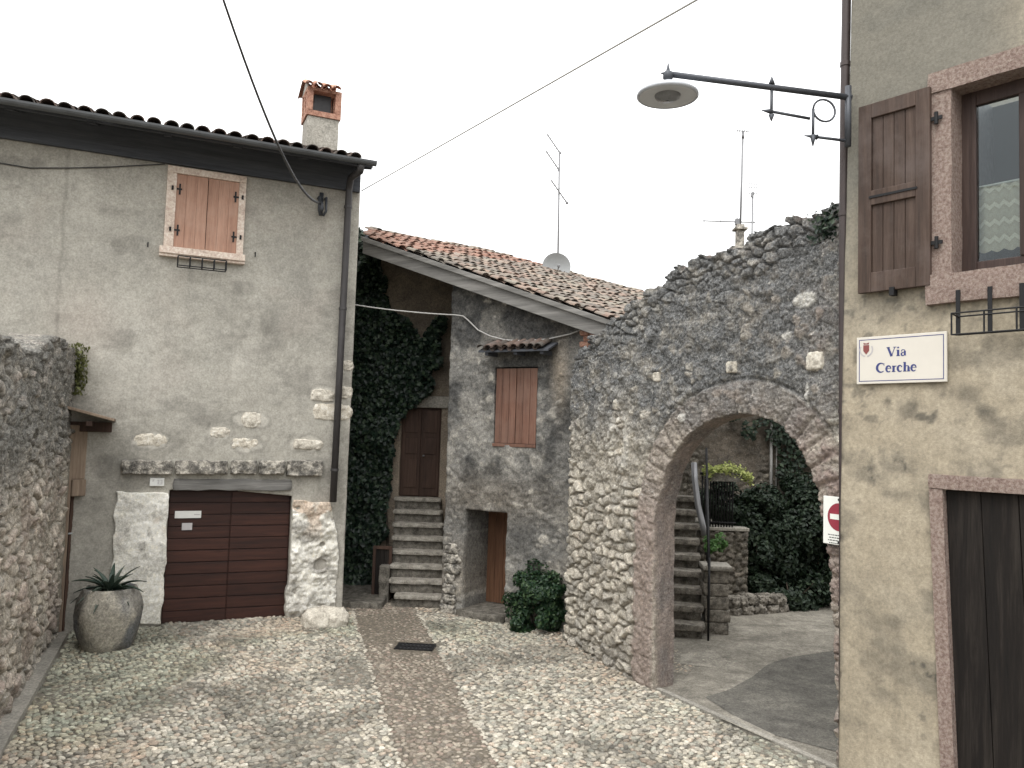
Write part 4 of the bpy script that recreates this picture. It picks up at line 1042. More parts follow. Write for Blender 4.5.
for i in range(int((max(us)-min(us))/pitch)+1):
    for j in range(int((max(vs_)-min(vs_))/step)+1):
        u = min(us)+i*pitch; v0_ = min(vs_)+j*step
        if not pip(np.array([u]), np.array([v0_+.1]), pp2)[0]: continue
        ub = u+gq.normal(0, .012); P0 = F1+hor*ub+R_up*(v0_+gq.normal(0, .03))+nr_*abs(gq.normal(0, .008)); P1 = P0+R_up*step*1.2+hor*gq.normal(0, .016)
        ra = r*gq.uniform(.95, 1.1); vv = []; seg = 6
        for (P, rr, li) in ((P0, ra, .018), (P1, ra*.82, 0)):
            for k_ in range(seg+1): a = PI*k_/seg; vv.append(P+hor*rr*math.cos(a)+nr_*(rr*.62*math.sin(a)+li))
            for k_ in range(seg+1): a = PI*(1-k_/seg); vv.append(P+hor*(rr-.015)*math.cos(a)+nr_*((rr-.015)*.62*math.sin(a)+li))
        q_ = 2*(seg+1); sc_new = (P0-F1) @ vd; rt_ = rt_new if (sc_new < 1.15 and ((P0-F1) @ R_up) < 1.0) else rt
        rt_.add(vv, [(x, (x+1) % q_, q_+(x+1) % q_, q_+x) for x in range(q_)]+[(k_, q_-1-k_, q_-2-k_, k_+1) for k_ in range(seg)])
        P0 = P0+hor*pitch/2-nr_*.02; P1 = P1+hor*pitch/2-nr_*.035
        rt_.add([P0-hor*.06+nr_*.02, P0-nr_*.015, P0+hor*.06+nr_*.02, P1-hor*.06+nr_*.02, P1-nr_*.015, P1+hor*.06+nr_*.02], [(0, 1, 4, 3), (1, 2, 5, 4)])
roofC = build('roof', rt, 'tilec', rootC)
build('roof_boards', sl_, 'soffit', roofC); build('newer_tiles', rt_new, 'tilen', roofC)
fb = MB(); oz = np.array([0, 0, 1.]); e1 = F1-vd*.02; e2 = F2+vd*.1
for off, (za, zb), th in ((0., (-.07, -.31), .05), (.055, (-.02, -.1), .03)):
    n_ = CH.n*off
    fb.hexa([e1+n_+oz*zb, e2+n_+oz*zb, e2+n_-CH.n*th+oz*zb, e1+n_-CH.n*th+oz*zb, e1+n_+oz*za, e2+n_+oz*za, e2+n_-CH.n*th+oz*za, e1+n_-CH.n*th+oz*za])
build('barge_board', fb, 'beam', roofC, bevel=.006)
# recess behind the stairs: back wall with the upper door
DWY = 15.15
DW = Frame((0, DWY, 0), 90)
du0, duz1 = DW.S(402, 407); du1 = DW.S(442, 405)[0]; duz0 = DW.S(421, 497)[1]
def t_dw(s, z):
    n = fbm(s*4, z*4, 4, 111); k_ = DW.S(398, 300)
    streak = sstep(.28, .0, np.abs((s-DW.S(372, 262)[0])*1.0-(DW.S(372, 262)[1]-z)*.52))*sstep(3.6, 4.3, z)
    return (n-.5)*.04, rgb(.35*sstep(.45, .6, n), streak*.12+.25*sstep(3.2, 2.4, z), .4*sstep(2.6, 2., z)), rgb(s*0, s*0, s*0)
xl_ = -3.9; xr_ = -.72
zt_l = rz((xl_, DWY, 0))-.1; zt_r = rz((xr_, DWY, 0))-.1
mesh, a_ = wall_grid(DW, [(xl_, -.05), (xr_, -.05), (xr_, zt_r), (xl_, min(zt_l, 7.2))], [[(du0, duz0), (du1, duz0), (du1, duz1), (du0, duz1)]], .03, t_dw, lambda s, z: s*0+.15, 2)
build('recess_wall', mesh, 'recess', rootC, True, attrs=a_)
ud = MB(); mid = (du0+du1)/2
ud.box(DW, du0, du1, -.13, -.08, duz0, duz1)
for a0, a1 in ((du0+.03, mid-.008), (mid+.008, du1-.03)):
    ud.box(DW, a0, a1, -.08, -.05, duz0+.02, duz1-.03)
    for z0, z1 in ((.1, .42), (.48, .66), (.72, .97)):
        zz0 = duz0+(duz1-duz0)*z0; zz1 = duz0+(duz1-duz0)*z1
        ud.box(DW, a0+.05, a1-.05, -.05, -.032, zz0, zz1)
udo = build('door', ud, 'doord', rootC, bevel=.006)
ud = MB(); ud.lathe(DW.w(mid+.06, -.02, duz0+.75), [(0, 0), (.018, .005), (.022, .02), (.018, .035), (0, .04)], 10); build('door_knob', ud, 'galv', udo, smooth=True)
ud = MB(); ud.box(DW, du0-.35, du1+.3, -.02, .05, duz1+.0, duz1+.22); build('door_lintel', ud, 'conc', rootC, bevel=.02)
# stairs
rootS = thing('staircase', 'worn dark stone steps climbing to the upper brown door in the ivy recess', 'stairs', (-1.5, 13.4, 0))
ns = 8; y0 = 13.42; rise = (duz0-.0)/ns; run = (DWY-.05-y0)/ns
for i in range(ns):
    f_ = i/ns; xa = -1.93-.2*f_; xb = -.93-.36*f_
    if i == 0: xa += .1
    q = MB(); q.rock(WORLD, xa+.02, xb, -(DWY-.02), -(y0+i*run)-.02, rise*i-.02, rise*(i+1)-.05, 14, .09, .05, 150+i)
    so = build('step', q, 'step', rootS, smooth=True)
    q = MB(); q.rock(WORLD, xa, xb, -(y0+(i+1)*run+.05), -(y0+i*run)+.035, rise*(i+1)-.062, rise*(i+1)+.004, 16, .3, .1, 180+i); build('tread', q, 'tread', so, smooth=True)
q = MB(); q.rock(WORLD, -2.14, -1.97, -15.1, -13.75, -.05, .62, 16, .1, .04, 170)
build('side_wall', q, 'step', rootS, smooth=True)
cg = thing('cellar_door', 'narrow dark low door left of the worn stone steps beneath the ivy', 'door', (-2.3, 13.9, 0))
d = MB(); p0, p1 = at(371, 606, 13.95), at(390, 606, 13.95)
zt0 = at(380, 546, 13.95)[2]
d.box(WORLD, p0[0], p0[0]+.05, -14.0, -13.92, 0, zt0); d.box(WORLD, p1[0]-.05, p1[0], -14.0, -13.92, 0, zt0); d.box(WORLD, p0[0]+.05, p1[0]-.05, -14.0, -13.92, zt0-.05, zt0); build('door_frame', d, 'doord', cg, bevel=.004)
d = MB()
for i in range(3): w_ = (p1[0]-p0[0]-.1)/3; d.box(WORLD, p0[0]+.05+i*w_, p0[0]+.05+(i+1)*w_-.004, -13.98, -13.95, .01, zt0-.05)
build('door_leaf', d, 'barn', cg)
sx = MB(); sx.rock(WORLD, -3.2, -2.0, -15, -13.25, -.05, .1, 14, .08, .05, 177); tag(build('alley_step', sx, 'step', smooth=True), 'low worn stone slab at the foot of the ivy beside the steps', 'step')
# ivy
def ivy_points():
    P = []; N = []
    zone = [(352, 232), (372, 236), (376, 262), (392, 300), (398, 322), (420, 338), (436, 318), (446, 318), (446, 345), (436, 385), (420, 402), (404, 405), (398, 440), (390, 480), (384, 520), (380, 548), (374, 604), (345, 604), (340, 420), (345, 232)]
    zn = [DW.S(x, y, .1) for x, y in zone]
    zs = [p[0] for p in zn]; zz = [p[1] for p in zn]
    while len(P) < 15000:
        a = rng.uniform(min(zs)-.35, max(zs), 4000); z = rng.uniform(0, max(zz), 4000)
        wob = (fbm(a*3, z*3, 4, 131)-.5)*.5; wob2 = (fbm(a*3+9, z*3, 4, 132)-.5)*.5
        m = pip(a+wob, z+wob2, zn)
        a, z = a[m], z[m]
        th_ = .1+.5*fbm(a*2.2, z*2.2, 4, 133)**1.2
        t = th_*rng.uniform(.25, 1.05, len(a))
        for i in range(len(a)): P.append(DW.w(a[i], t[i], z[i])); N.append((rng.normal(0, .35), -1, .45))
    return np.array(P), np.array(N)
P, N = ivy_points()
rootI = thing('ivy', 'dense dark ivy covering the recess wall between the two houses', 'ivy', (-2.6, 15, 0))
V, Fc = leaf_cloud(P, N, .085, flat=.35, aspect=.85); build('foliage', (V, Fc), 'ivy', rootI)
st = MB()
for i in range(7):
    x = -3.1+i*.14; pts = [DW.w(x+.05*math.sin(j*1.3+i)-.0*j, .05, j*.5) for j in range(9)]; st.tube(pts, [.03-.0025*j for j in range(9)], 6)
build('stems', st, 'stem', rootI, smooth=True)
# bush by the wall
bc = ground(538, 632)+np.array([0, .1, 0])
rootB = thing('bush', 'small dense green bush on the cobbles in front of the middle house', 'bush', bc)
V, Fc = crown(bc+np.array([-.02, .05, .3]), (.44, .4, .4), 9000, 201, .055, 38, .6)
V2, Fc2 = crown(bc+np.array([.04, .05, .58]), (.4, .34, .4), 8000, 202, .055, 34, .5)
build('foliage', (np.concatenate([V, V2]), np.concatenate([Fc, Fc2+len(V)])), 'bush', rootB)
st = MB()
for i in range(6): a = i*1.05; st.tube([bc+np.array([.03*math.cos(a), .12+.03*math.sin(a), 0]), bc+np.array([.12*math.cos(a), .12+.12*math.sin(a), .25]), bc+np.array([.22*math.cos(a), .12+.2*math.sin(a), .5])], [.016, .012, .005], 6)
build('stems', st, 'stem', rootB, smooth=True)
# ================================================================== ARCH WALL
arch_px = [(656, 700), (655, 640), (655, 580), (655, 530), (658, 500), (664, 474), (675, 450), (690, 433), (708, 421), (726, 415), (744, 413), (762, 416), (780, 424), (794, 438), (806, 457), (816, 484), (823, 512), (828, 548), (831, 585), (834, 625), (836, 665), (837, 720)]
arch = [AW.S(*p) for p in arch_px]
sE = 2.72
arch[0] = (arch[1][0], -.2); arch[-1] = (arch[-2][0]+.02, -.2)
def chaikin(p, n=2):
    for _ in range(n):
        o = [p[0]]
        for a, b in zip(p[:-1], p[1:]):
            o += [(a[0]*.75+b[0]*.25, a[1]*.75+b[1]*.25), (a[0]*.25+b[0]*.75, a[1]*.25+b[1]*.75)]
        p = o+[p[-1]]
    return p
arch = chaikin(arch, 2)
top_px = [(566, 350), (575, 340), (590, 333), (600, 325), (618, 316), (632, 305), (650, 290), (668, 278), (690, 262), (712, 253), (735, 247), (752, 239), (775, 230), (790, 222), (805, 214), (822, 207), (838, 200), (850, 196)]
def plan_aw(s): 
    u = np.maximum(0, -(s+.25)); return -.15*u*u/(u+.25)
sW = AW.S(565, 500)[0]-.28
topc = [AW.S(*p) for p in top_px]
topc[0] = (sW, topc[0][1]-.02); topc[-1] = (sE, topc[-1][1])
tx = np.array([p[0] for p in topc]); tz = np.array([p[1] for p in topc])
topl = []
for s in np.arange(sW, sE+.001, .018):
    z = np.interp(s, tx, tz); q = np.array(s)
    b_ = float(_h(np.floor(np.array([s/.21+.3])), np.array([3.]), 7)[0]); b2_ = float(_h(np.floor(np.array([s/.13])), np.array([5.]), 9)[0])
    topl.append((s, z+(b_-.5)*.11+(b2_-.5)*.06+(float(fbm(q*9, q*0, 3, 12))-.5)*.05))
PLQ = [(AW.S(657, 377), .055), (AW.S(732, 367), .06), (AW.S(815, 361), .085)]
def t_aw(s, z):
    top = np.interp(s, tx, tz)
    d_, _, _, arc = nearest(s, z, arch, False)
    w1_ = (fbm(s*2.5, z*2.5, 3, 211)-.5)*2; w2_ = (fbm(s*2.5+7, z*2.5, 3, 212)-.5)*2
    # large pale coursed stones, low left
    w3_ = (fbm(s*9, z*9, 3, 222)-.5)*2; w4_ = (fbm(s*9+4, z*9, 3, 223)-.5)*2
    row = np.floor(z/.135); pA, rid, tA = stones((s+.07*w1_+.02*w3_)/.2+row*.37, (z+.04*w2_+.016*w4_)/.135, 213, .82, .36)
    pB, rid2, tB = stones((s+.11*w1_+.03*w3_)/.17, (z+.08*w2_+.025*w4_)/.105, 214, .98, .22)
    pD, rid4, tD = stones((s+.02*w3_)/.062, (z+.02*w4_)/.05, 224, .98, .25)
    n = fbm(s*7, z*7, 6, 215); n3 = fbm(s*30, z*30, 4, 216); nb = fbm(s*1.5, z*1.5, 4, 217)
    low = sstep(-.2, -.34, s)*sstep(2.75, 2.2, z+.5*(nb-.5)+.0*s)
    upl = sstep(-.2, -.4, s)*(1-low)
    cov = sstep(.38, .54, fbm(s*2.3+3, z*2.3, 5, 218))*(1-low*.75)     # mortar smeared over the stones
    jam = sstep(-.37, -.29, s+.1*(n-.5))*sstep(.1, .0, s)*sstep(2.35, 1.95, z)
    ring = sstep(.37, .33, d_)*(z > 1.6)*(s > -.45)
    ring = np.maximum(ring*(1-jam), 0)
    v1, v2, rid3 = voro(arc/.17, d_/.5+40.2, 219, .45); pC = sstep(.03, .3, v2-v1)
    groove = np.exp(-((d_-.365)/.018)**2)*(z > 2.0)*(s > -.4)
    j1, j2, ridj = voro(s/2.+.25, z/.36, 220, .25); pJ = sstep(.0, .1, j2-j1)
    t = low*(.055*(pA-.45)+tA*.05+(rid-.5)*.045*pA)*(1-.6*cov)+(1-low)*(.026*(pB-.45)+tB*.06+(rid2-.5)*.03*pB)*(1-.75*cov)
    t = t+.016*(pD-.5+tD)*(.15+.6*cov)*(1-.8*low)+(n-.5)*(.1-.05*low)+(n3-.5)*.022
    tr = .0+.03*(pC-.5)+.018*(pD-.5+tD)+(n-.5)*.075+(n3-.5)*.026; tj = .03+(n-.5)*.05+(n3-.5)*.034-.012*(1-pJ)
    t = t*(1-ring)+tr*ring; t = t*(1-jam)+tj*jam; t = t-groove*.03*sstep(.35, .6, nb+.25)
    topn = sstep(.5, .05, top-z); t = t-topn*.05*(1-pB)
    t = t-.06*sstep(.03, 0, np.abs(d_))*0
    stone = (low*pA+(1-low)*pB)*(1-cov)+cov*pD*.5; rnd = np.where(cov > .5, rid4, np.where(low > .5, rid, rid2))
    stone = stone*(1-ring)+ring*.6*pC; rnd = rnd*(1-ring)+rid3*ring
    wz_ = sstep(2.5, 3.35, z+.7*(nb-.5)+.25*sstep(.2, 1.5, s)*0)
    wea = np.clip(wz_*1.05-.35*upl*sstep(3.9, 3.3, z)-.35*ring-.2*sstep(1.6, 2.5, s), 0, 1)+.25*upl
    wea = wea*(1-jam*.8)+.25*sstep(.3, 0, z)*low
    wea = wea*(1-.6*(rid2 > .84)*pB*(1-low)*sstep(.4, .55, n))
    crust = sstep(.95, .25, top-z+.5*(nb-.5))*(1-jam); palez = blob(s, z, -.75, 2.75, .55, .75)*sstep(.35, .6, fbm(s*3, z*3, 5, 231))
    wea = np.clip(wea+.3*crust-.75*palez, 0, 1)
    pink = np.clip(jam*.8+ring*(.25+.4*n)+sstep(.5, .62, nb)*.35*sstep(.9, 2.2, s)+sstep(2.0, 2.6, s)*.5*sstep(.4, .6, n), 0, 1)
    spots = .55+.2*upl+.45*palez-.35*crust
    big = np.zeros_like(s)
    for (c_, r_) in PLQ:
        m_ = (np.abs(s-c_[0]) < r_*1.25) & (np.abs(z-c_[1]) < r_*1.2); t = np.where(m_, -.005, t)
    pc = AW.S(805, 300); big = np.maximum(big, sstep(.42, .62, blob(s, z, pc[0], pc[1], .17, .1)+.5*(n-.5)))
    for (x_, y_, rs_, rz_) in ((787, 335, .07, .05), (735, 445, .0, .0), (808, 395, .03, .13), (683, 418, .06, .06), (612, 375, .05, .05)):
        if rs_: p_ = AW.S(x_, y_); big = np.maximum(big, .8*sstep(.4, .6, blob(s, z, p_[0], p_[1], rs_, rz_)+.5*(n-.5)))
    p_ = AW.S(612, 480); big = np.maximum(big, .7*palez*sstep(.5, .62, n))
    t = t+big*.012
    return t, rgb(np.clip(stone, 0, 1), rnd, np.clip(wea, 0, 1)), rgb(pink, spots+s*0, big*.8)
out = [(sW, -.05), (sE, -.05), (sE, topl[-1][1])]+topl[::-1]
mesh, a_ = wall_grid(AW, out, [arch], .0145, t_aw, lambda s, z: np.where(s < sW+.1, .9, .29), 9, plan_aw, .022, True)
rootA = thing('arch_wall', 'tall rubble stone wall with a big round archway and sloping broken top', 'wall', AW.w(0, 0, 0))
build('masonry', mesh, 'aw', rootA, True, attrs=a_)
for i, (c_, r_) in enumerate(PLQ):
    q = MB(); q.rock(AW, c_[0]-r_*1.1, c_[0]+r_*1.1, -.06, .022, c_[1]-r_, c_[1]+r_, 10, .3, .3, 230+i)
    po = build('carved_plaque', q, 'pale', rootA, smooth=True)
    q = MB()
    if i == 1: q.rock(AW, c_[0]-r_*.55, c_[0]+r_*.5, -.02, .032, c_[1]-r_*.8, c_[1]+r_*.3, 6, .3, .5, 240)
    if q.n: build('relief', q, 'lint', po, smooth=True)
# grasses on top of the wall near the right-hand house
n_ = 260; P = np.array([AW.w(2.45+np.clip(rng.normal(0, .1), -.2, .2), .0+rng.normal(0, .04), 5.05) for _ in range(n_)])
for p in P: p[2] = np.interp((p-AW.o) @ AW.d, tx, tz)-.2+np.clip(rng.normal(0, .08), -.16, .16)
tag(build('wall_plant', leaf_cloud(P, np.tile(AW.n, (n_, 1)), .055), 'ivy'), 'tuft of dark weeds near the broken top of the arch wall', 'plant')
# no entry sign on the arch wall
sg0, sgz1 = AW.S(823.5, 495.5, .06); sgz0 = AW.S(824.5, 543, .06)[1]; sgw = .33
ns_ = thing('traffic_sign', 'white rectangular no entry sign on the arch wall beside the house corner', 'sign', AW.w(sg0+sgw/2, .06, sgz0))
d = MB(); d.box(AW, sg0, sg0+sgw, .05, .062, sgz0, sgz1); build('sign_plate', d, 'signwhite', ns_, bevel=.003)
d = MB(); cx_, cz_ = sg0+sgw*.53, sgz1-.18; R_ = .125
d.prism(AW, [(cx_+R_*math.cos(a), cz_+R_*math.sin(a)) for a in np.linspace(0, 2*PI, 36, False)], .0622, .0645); build('red_disc', d, 'red', ns_)
d = MB(); d.box(AW, cx_-R_*.78, cx_+R_*.78, .0647, .066, cz_-.024, cz_+.024); build('white_bar', d, 'signwhite', ns_)
d = MB()
for i in range(5):
    z_ = cz_-R_-.035-i*.024; x_ = sg0+.055+.012*(i % 2)
    while x_ < sg0+sgw-.06: l_ = random.uniform(.012, .03); d.box(AW, x_, x_+l_, .0622, .0632, z_-.008, z_); x_ += l_+.006
build('small_print', d, 'black', ns_)
for z_ in (sgz1-.025, sgz0+.025): d = MB(); d.prism(AW, [(sg0+sgw*.52+.012*math.cos(a), z_+.012*math.sin(a)) for a in np.linspace(0, 2*PI, 12, False)], .0622, .068); build('bolt', d, 'black', ns_)
# ================================================================== RIGHT HOUSE
rootR = thing('ochre_house', 'ochre plastered house with pink stone window surround and dark plank door at right', 'house', RB.w(0, 0, 0))
rdz = RB.S(985, 492)[1]; rd0 = RB.S(943, 490)[0]; rdb = RB.S(955, 768)[0]; rdbz = RB.S(955, 768)[1]
rdskew = (rdb-rd0)/(rdz-rdbz)*rdz
RW = 1.15
rw0 = RB.S(951, 100)[0]; rwz0 = RB.S(950, 276)[1]; rwz1 = RB.S(965, 85)[1]; rw1 = rw0+.98
so0 = RB.S(931, 150)[0]; rwtop = (RB.S(932, 75)[1]+RB.S(1023, 48)[1])/2
def t_rb(s, z):
    n1 = fbm(s*1.1, z*1.1, 5, 301); n2 = fbm(s*5, z*5, 4, 302)
    t = (n1-.5)*.025+(n2-.5)*.008
    up = sstep(3.8, 5.2, z+.9*(n1-.5))*sstep(1.7, .9, s+.5*(n1-.5)-.12*(z-5))
    dk = .55*blob(s, z, 1.15, rdz+.2, .45, .1)*sstep(.35, .6, n2)+.4*blob(s, z, .45, 4.1, .5, .16)+.5*sstep(.52, .68, fbm(s*2.3, z*3.6, 6, 303))+.7*sstep(.5, .62, n2)*blob(s, z, .75, 3.2, .7, .1)+.5*sstep(.45, .6, fbm(s*9, z*2, 4, 307))*blob(s, z, 1.2, rdz+.12, .5, .1)+.6*sstep(.66, .7, fbm(s*14, z*14, 3, 308))*sstep(.45, .6, n1)
    dk = dk+.8*sstep(.64, .7, fbm(s*7, z*7, 4, 305))*blob(s, z, .7, 3.15, .6, .25)+.5*sstep(.06, .0, s)*sstep(.4, .6, n2)
    pale = .35*sstep(.55, .7, fbm(s*1.7+3, z*1.7, 4, 304))*sstep(3, 1.5, z)
    chip = sstep(.05, .015, s)*sstep(.7, .74, fbm(s*2, z*3, 4, 306)); t = t-chip*.012
    return t, rgb(np.clip(dk+chip*.6, 0, 1), pale, up*.85), rgb(s*0, s*0, s*0)
door_poly = [(rd0+rdskew, -.2), (rd0+rdskew+2.1, -.2), (rd0+2.1, rdz), (rd0, rdz)]
ce = [RB.S(838.5, 768), RB.S(840.5, 510), RB.S(845, 260), RB.S(851.5, 0)]
mesh, a_ = wall_grid(RB, [(ce[0][0], -.05), (4.2, -.05), (4.2, 8.2), (ce[3][0]+.02, 8.2), ce[3], ce[2], ce[1]], [door_poly, [(rw0, rwz0), (rw1, rwz0), (rw1, rwz1), (rw0, rwz1)]], .022, t_rb, lambda s, z: np.where(s < .14, 6., .3), 3)
build('wall', mesh, 'rb', rootR, True, attrs=a_)
def stone_bar(fr, s0, s1, t0, t1, z0, z1, n=24, seed=0, skew=0.):
    q = MB(); q.rock(fr, s0, s1, t0, t1, z0, z1, n, .06, .02, seed); return q
# window surround
wR = MB(); wR.rock(RB, so0, rw0+.015, -.2, .035, rwz0-.02, rwtop-.17, 26, .07, .02, 311); wR.rock(RB, rw1-.015, rw1+.17, -.2, .035, rwz0-.02, rwtop-.17, 26, .07, .02, 312)
wR.rock(RB, so0-.01, rw1+.18, -.2, .045, rwtop-.172, rwtop, 26, .07, .02, 313)
winR = build('window', wR, 'pink', rootR, smooth=False)
sl0 = RB.S(925, 296, .06)[0]; slz0 = RB.S(925, 305, .06)[1]
q = MB(); q.rock(RB, sl0, rw1+.22, -.2, .07, slz0, rwz0+.012, 30, .07, .02, 314); build('sill', q, 'pink', winR)
FT = -.17
q = MB(); fb_ = .125
q.box(RB, rw0+.0, rw0+fb_, FT-.06, FT, rwz0, rwz1); q.box(RB, rw1-fb_, rw1, FT-.06, FT, rwz0, rwz1); q.box(RB, rw0+fb_, rw1-fb_, FT-.06, FT, rwz0, rwz0+fb_); q.box(RB, rw0+fb_, rw1-fb_, FT-.06, FT, rwz1-fb_, rwz1); q.box(RB, (rw0+rw1)/2-.05, (rw0+rw1)/2+.05, FT-.06, FT+.01, rwz0+fb_, rwz1-fb_)
build('window_frame', q, 'winframe', winR, bevel=.008)
q = MB(); q.box(RB, rw0+fb_, rw1-fb_, FT-.035, FT-.03, rwz0+fb_, rwz1-fb_); build('glass', q, 'glass', winR)
q = MB(); q.box(RB, rw0, rw1, -.9, -.88, rwz0-.1, rwz1+.1); q.box(RB, rw0-.3, rw0, -.9, FT-.07, rwz0-.1, rwz1+.1); build('dark_interior', q, 'black', winR)
ctz = RB.S(1000, 184, FT-.08)[1]; cbz = RB.S(1000, 249, FT-.08)[1]
n_ = 60; vs = []; fs = []
for i in range(n_+1):
    a = rw0+.02+(rw1-rw0-.04)*i/n_; tt = FT-.08+.012*math.sin(i*.8); sc = .02*abs(math.sin(i*.52))
    vs += [RB.w(a, tt, cbz-sc), RB.w(a, tt, (cbz+ctz)/2), RB.w(a, tt, ctz)]
for i in range(n_): fs += [(3*i, 3*i+3, 3*i+4, 3*i+1), (3*i+1, 3*i+4, 3*i+5, 3*i+2)]
q = MB(); q.add(vs, fs); cu = build('curtain', q, 'lace', winR, smooth=True)
q = MB(); q.tube([RB.w(rw0+.02, FT-.075, ctz+.005), RB.w(rw1-.02, FT-.075, ctz+.005)], .008, 8); build('curtain_rod', q, 'label', cu)
# open shutter
s0_, z1_ = RB.S(859, 107, .07); s1_ = RB.S(930, 87, .07)[0]; z0_ = (RB.S(859, 293, .07)[1]+RB.S(931, 286, .07)[1])/2; z1_ = (z1_+RB.S(930, 87, .07)[1])/2
shp = MB(); st_ = .115; tt0, tt1 = .035, .08
def rail(a0, a1, z0, z1): shp.box(RB, a0, a1, tt0, tt1, z0, z1)
zm = z0_+(z1_-z0_)*.505
rail(s0_, s0_+st_, z0_, z1_); rail(s1_-st_, s1_, z0_, z1_)
rail(s0_+st_, s1_-st_, z1_-.13, z1_); rail(s0_+st_, s1_-st_, z0_, z0_+.17); rail(s0_+st_, s1_-st_, zm-.08, zm+.05)
pb_ = (s1_-s0_-2*st_)/4
for i in range(4): shp.box(RB, s0_+st_+i*pb_+.002, s0_+st_+(i+1)*pb_-.002, tt0+.005, tt0+.022, z0_+.16, z1_-.12)
shR = build('shutter', shp, 'shutr', winR, bevel=.005)
q = MB(); q.box(RB, s0_+.1, s1_-.1, tt1+.001, tt1+.008, zm-.02, zm-.0); build('latch_bar', q, 'iron', shR)
for zz in (z0_+.35, z1_-.28): q = MB(); q.box(RB, s1_-.02, s1_+.09, .05, .062, zz-.015, zz+.015); q.tube([RB.w(s1_+.045, .06, zz-.05), RB.w(s1_+.045, .06, zz+.05)], .016, 8); build('hinge', q, 'iron', shR)
q = MB(); q.box(RB, (s0_+s1_)/2-.02, (s0_+s1_)/2+.02, .03, .1, z0_-.05, z0_+.02); build('shutter_catch', q, 'iron', shR)
# door
ds = MB()
def skewbox(mb, a0, a1, t0, t1, z0, z1): 
    f0 = rdskew*(1-z0/rdz); f1 = rdskew*(1-z1/rdz)
    mb.hexa([RB.w(a0+f0, t1, z0), RB.w(a1+f0, t1, z0), RB.w(a1+f0, t0, z0), RB.w(a0+f0, t0, z0), RB.w(a0+f1, t1, z1), RB.w(a1+f1, t1, z1), RB.w(a1+f1, t0, z1), RB.w(a0+f1, t0, z1)])
od0 = RB.S(931, 560)[0]-RB.S(944, 560)[0]; odt = RB.S(985, 477)[1]
fr_ = MB(); skewbox(fr_, rd0+od0, rd0+.005, -.22, .03, -.05, rdz); skewbox(fr_, rd0+2.095, rd0+2.2, -.22, .03, -.05, rdz); fr_.rock(RB, rd0+od0-.004, rd0+2.2, -.22, .035, rdz+.002, odt, 24, .08, .03, 320)
drs = build('door_surround', fr_, 'pink', rootR, bevel=.008)
pd = MB(); w_ = 2.1/8
for i in range(8): skewbox(pd, rd0+i*w_+.004, rd0+(i+1)*w_-.002, -.1, -.04+.003*(i % 2), .02, rdz-.004)
skewbox(pd, rd0, rd0+2.1, -.16, -.101, .0, rdz)
build('door', pd, 'barn', rootR, bevel=.004)
# downpipe at the corner
dp = MB(); pz = [RB.S(846, y, .06) for y in (0,)]
cp_ = [RB.S(x, y, -.05) for x, y in ((843.5, 768), (844, 510), (843.4, 300), (844, 150), (846.5, 0))]
PX = lambda z: float(np.interp(z, [c[1] for c in cp_], [c[0] for c in cp_]))
dp.tube([RB.w(PX(z), -.05, z) for z in (0, 1, 2, 3, 4, 5, 6, 7, 8.2)], .041, 12)
dpo = build('downpipe', dp, 'pipe', rootR, smooth=True)
for zz in (1.5, 3.2, 5.0, 6.4): q = MB(); q.tube([RB.w(PX(zz), -.05, zz-.02), RB.w(PX(zz), -.05, zz+.02)], .048, 12); build('pipe_clip', q, 'pipe', dpo)
# flower holder under the sill
fh = thing('flower_holder', 'black iron flower holder under the pink stone sill of the right house', 'flower holder', RB.w(1.2, .1, slz0-.2))
q = MB(); T1 = .28
fx = [RB.S(x, 305, .1)[0] for x in (957, 989, 1021)]; fx.append(fx[-1]+.3)
ft = slz0+.09; fbz = RB.S(985, 334, .18)[1]; fmz = RB.S(985, 312, .2)[1]
for a in fx: q.box(RB, a-.016, a+.016, .075, .085, fbz+.02, ft); q.tube([RB.w(a, .085, fbz+.02), RB.w(a+.03, T1, fbz), RB.w(a+.03, T1, fmz)], .007, 6)
for (t_, z_) in ((.085, fmz), (T1, fmz), (.085, fbz+.02), (T1, fbz)): q.tube([RB.w(fx[0]+(.03 if t_ > .2 else 0), t_, z_), RB.w(fx[-1]+.03, t_, z_)], .007, 6)
q.tube([RB.w(fx[0], .085, fmz), RB.w(fx[0]+.03, T1, fmz)], .007, 6)
build('ironwork', q, 'iron', fh)
# street name plate
V0, VZ1 = RB.S(857, 338, .03); V1 = RB.S(947, 331, .03)[0]; VZ0 = (RB.S(857, 385, .03)[1]+RB.S(947, 381, .03)[1])/2; VZ1 = (VZ1+RB.S(947, 331, .03)[1])/2
sgn = thing('street_sign', 'cream street name plate reading Via Cerche below the dark open shutter', 'sign', RB.w((V0+V1)/2, .03, VZ0))
q = MB(); q.box(RB, V0, V1, .015, .035, VZ0, VZ1); build('plate', q, 'enamel', sgn, bevel=.004)
q = MB(); bo = .022; wl_ = .006
for a0, a1, z0, z1 in ((V0+bo, V1-bo, VZ1-bo-wl_, VZ1-bo), (V0+bo, V1-bo, VZ0+bo, VZ0+bo+wl_), (V0+bo, V0+bo+wl_, VZ0+bo+wl_, VZ1-bo-wl_), (V1-bo-wl_, V1-bo, VZ0+bo+wl_, VZ1-bo-wl_)): q.box(RB, a0, a1, .0352, .0362, z0, z1)
build('border_line', q, 'navy', sgn)
W_, H_ = V1-V0, VZ1-VZ0
q = MB()
TX = .0352; WX = 1.2
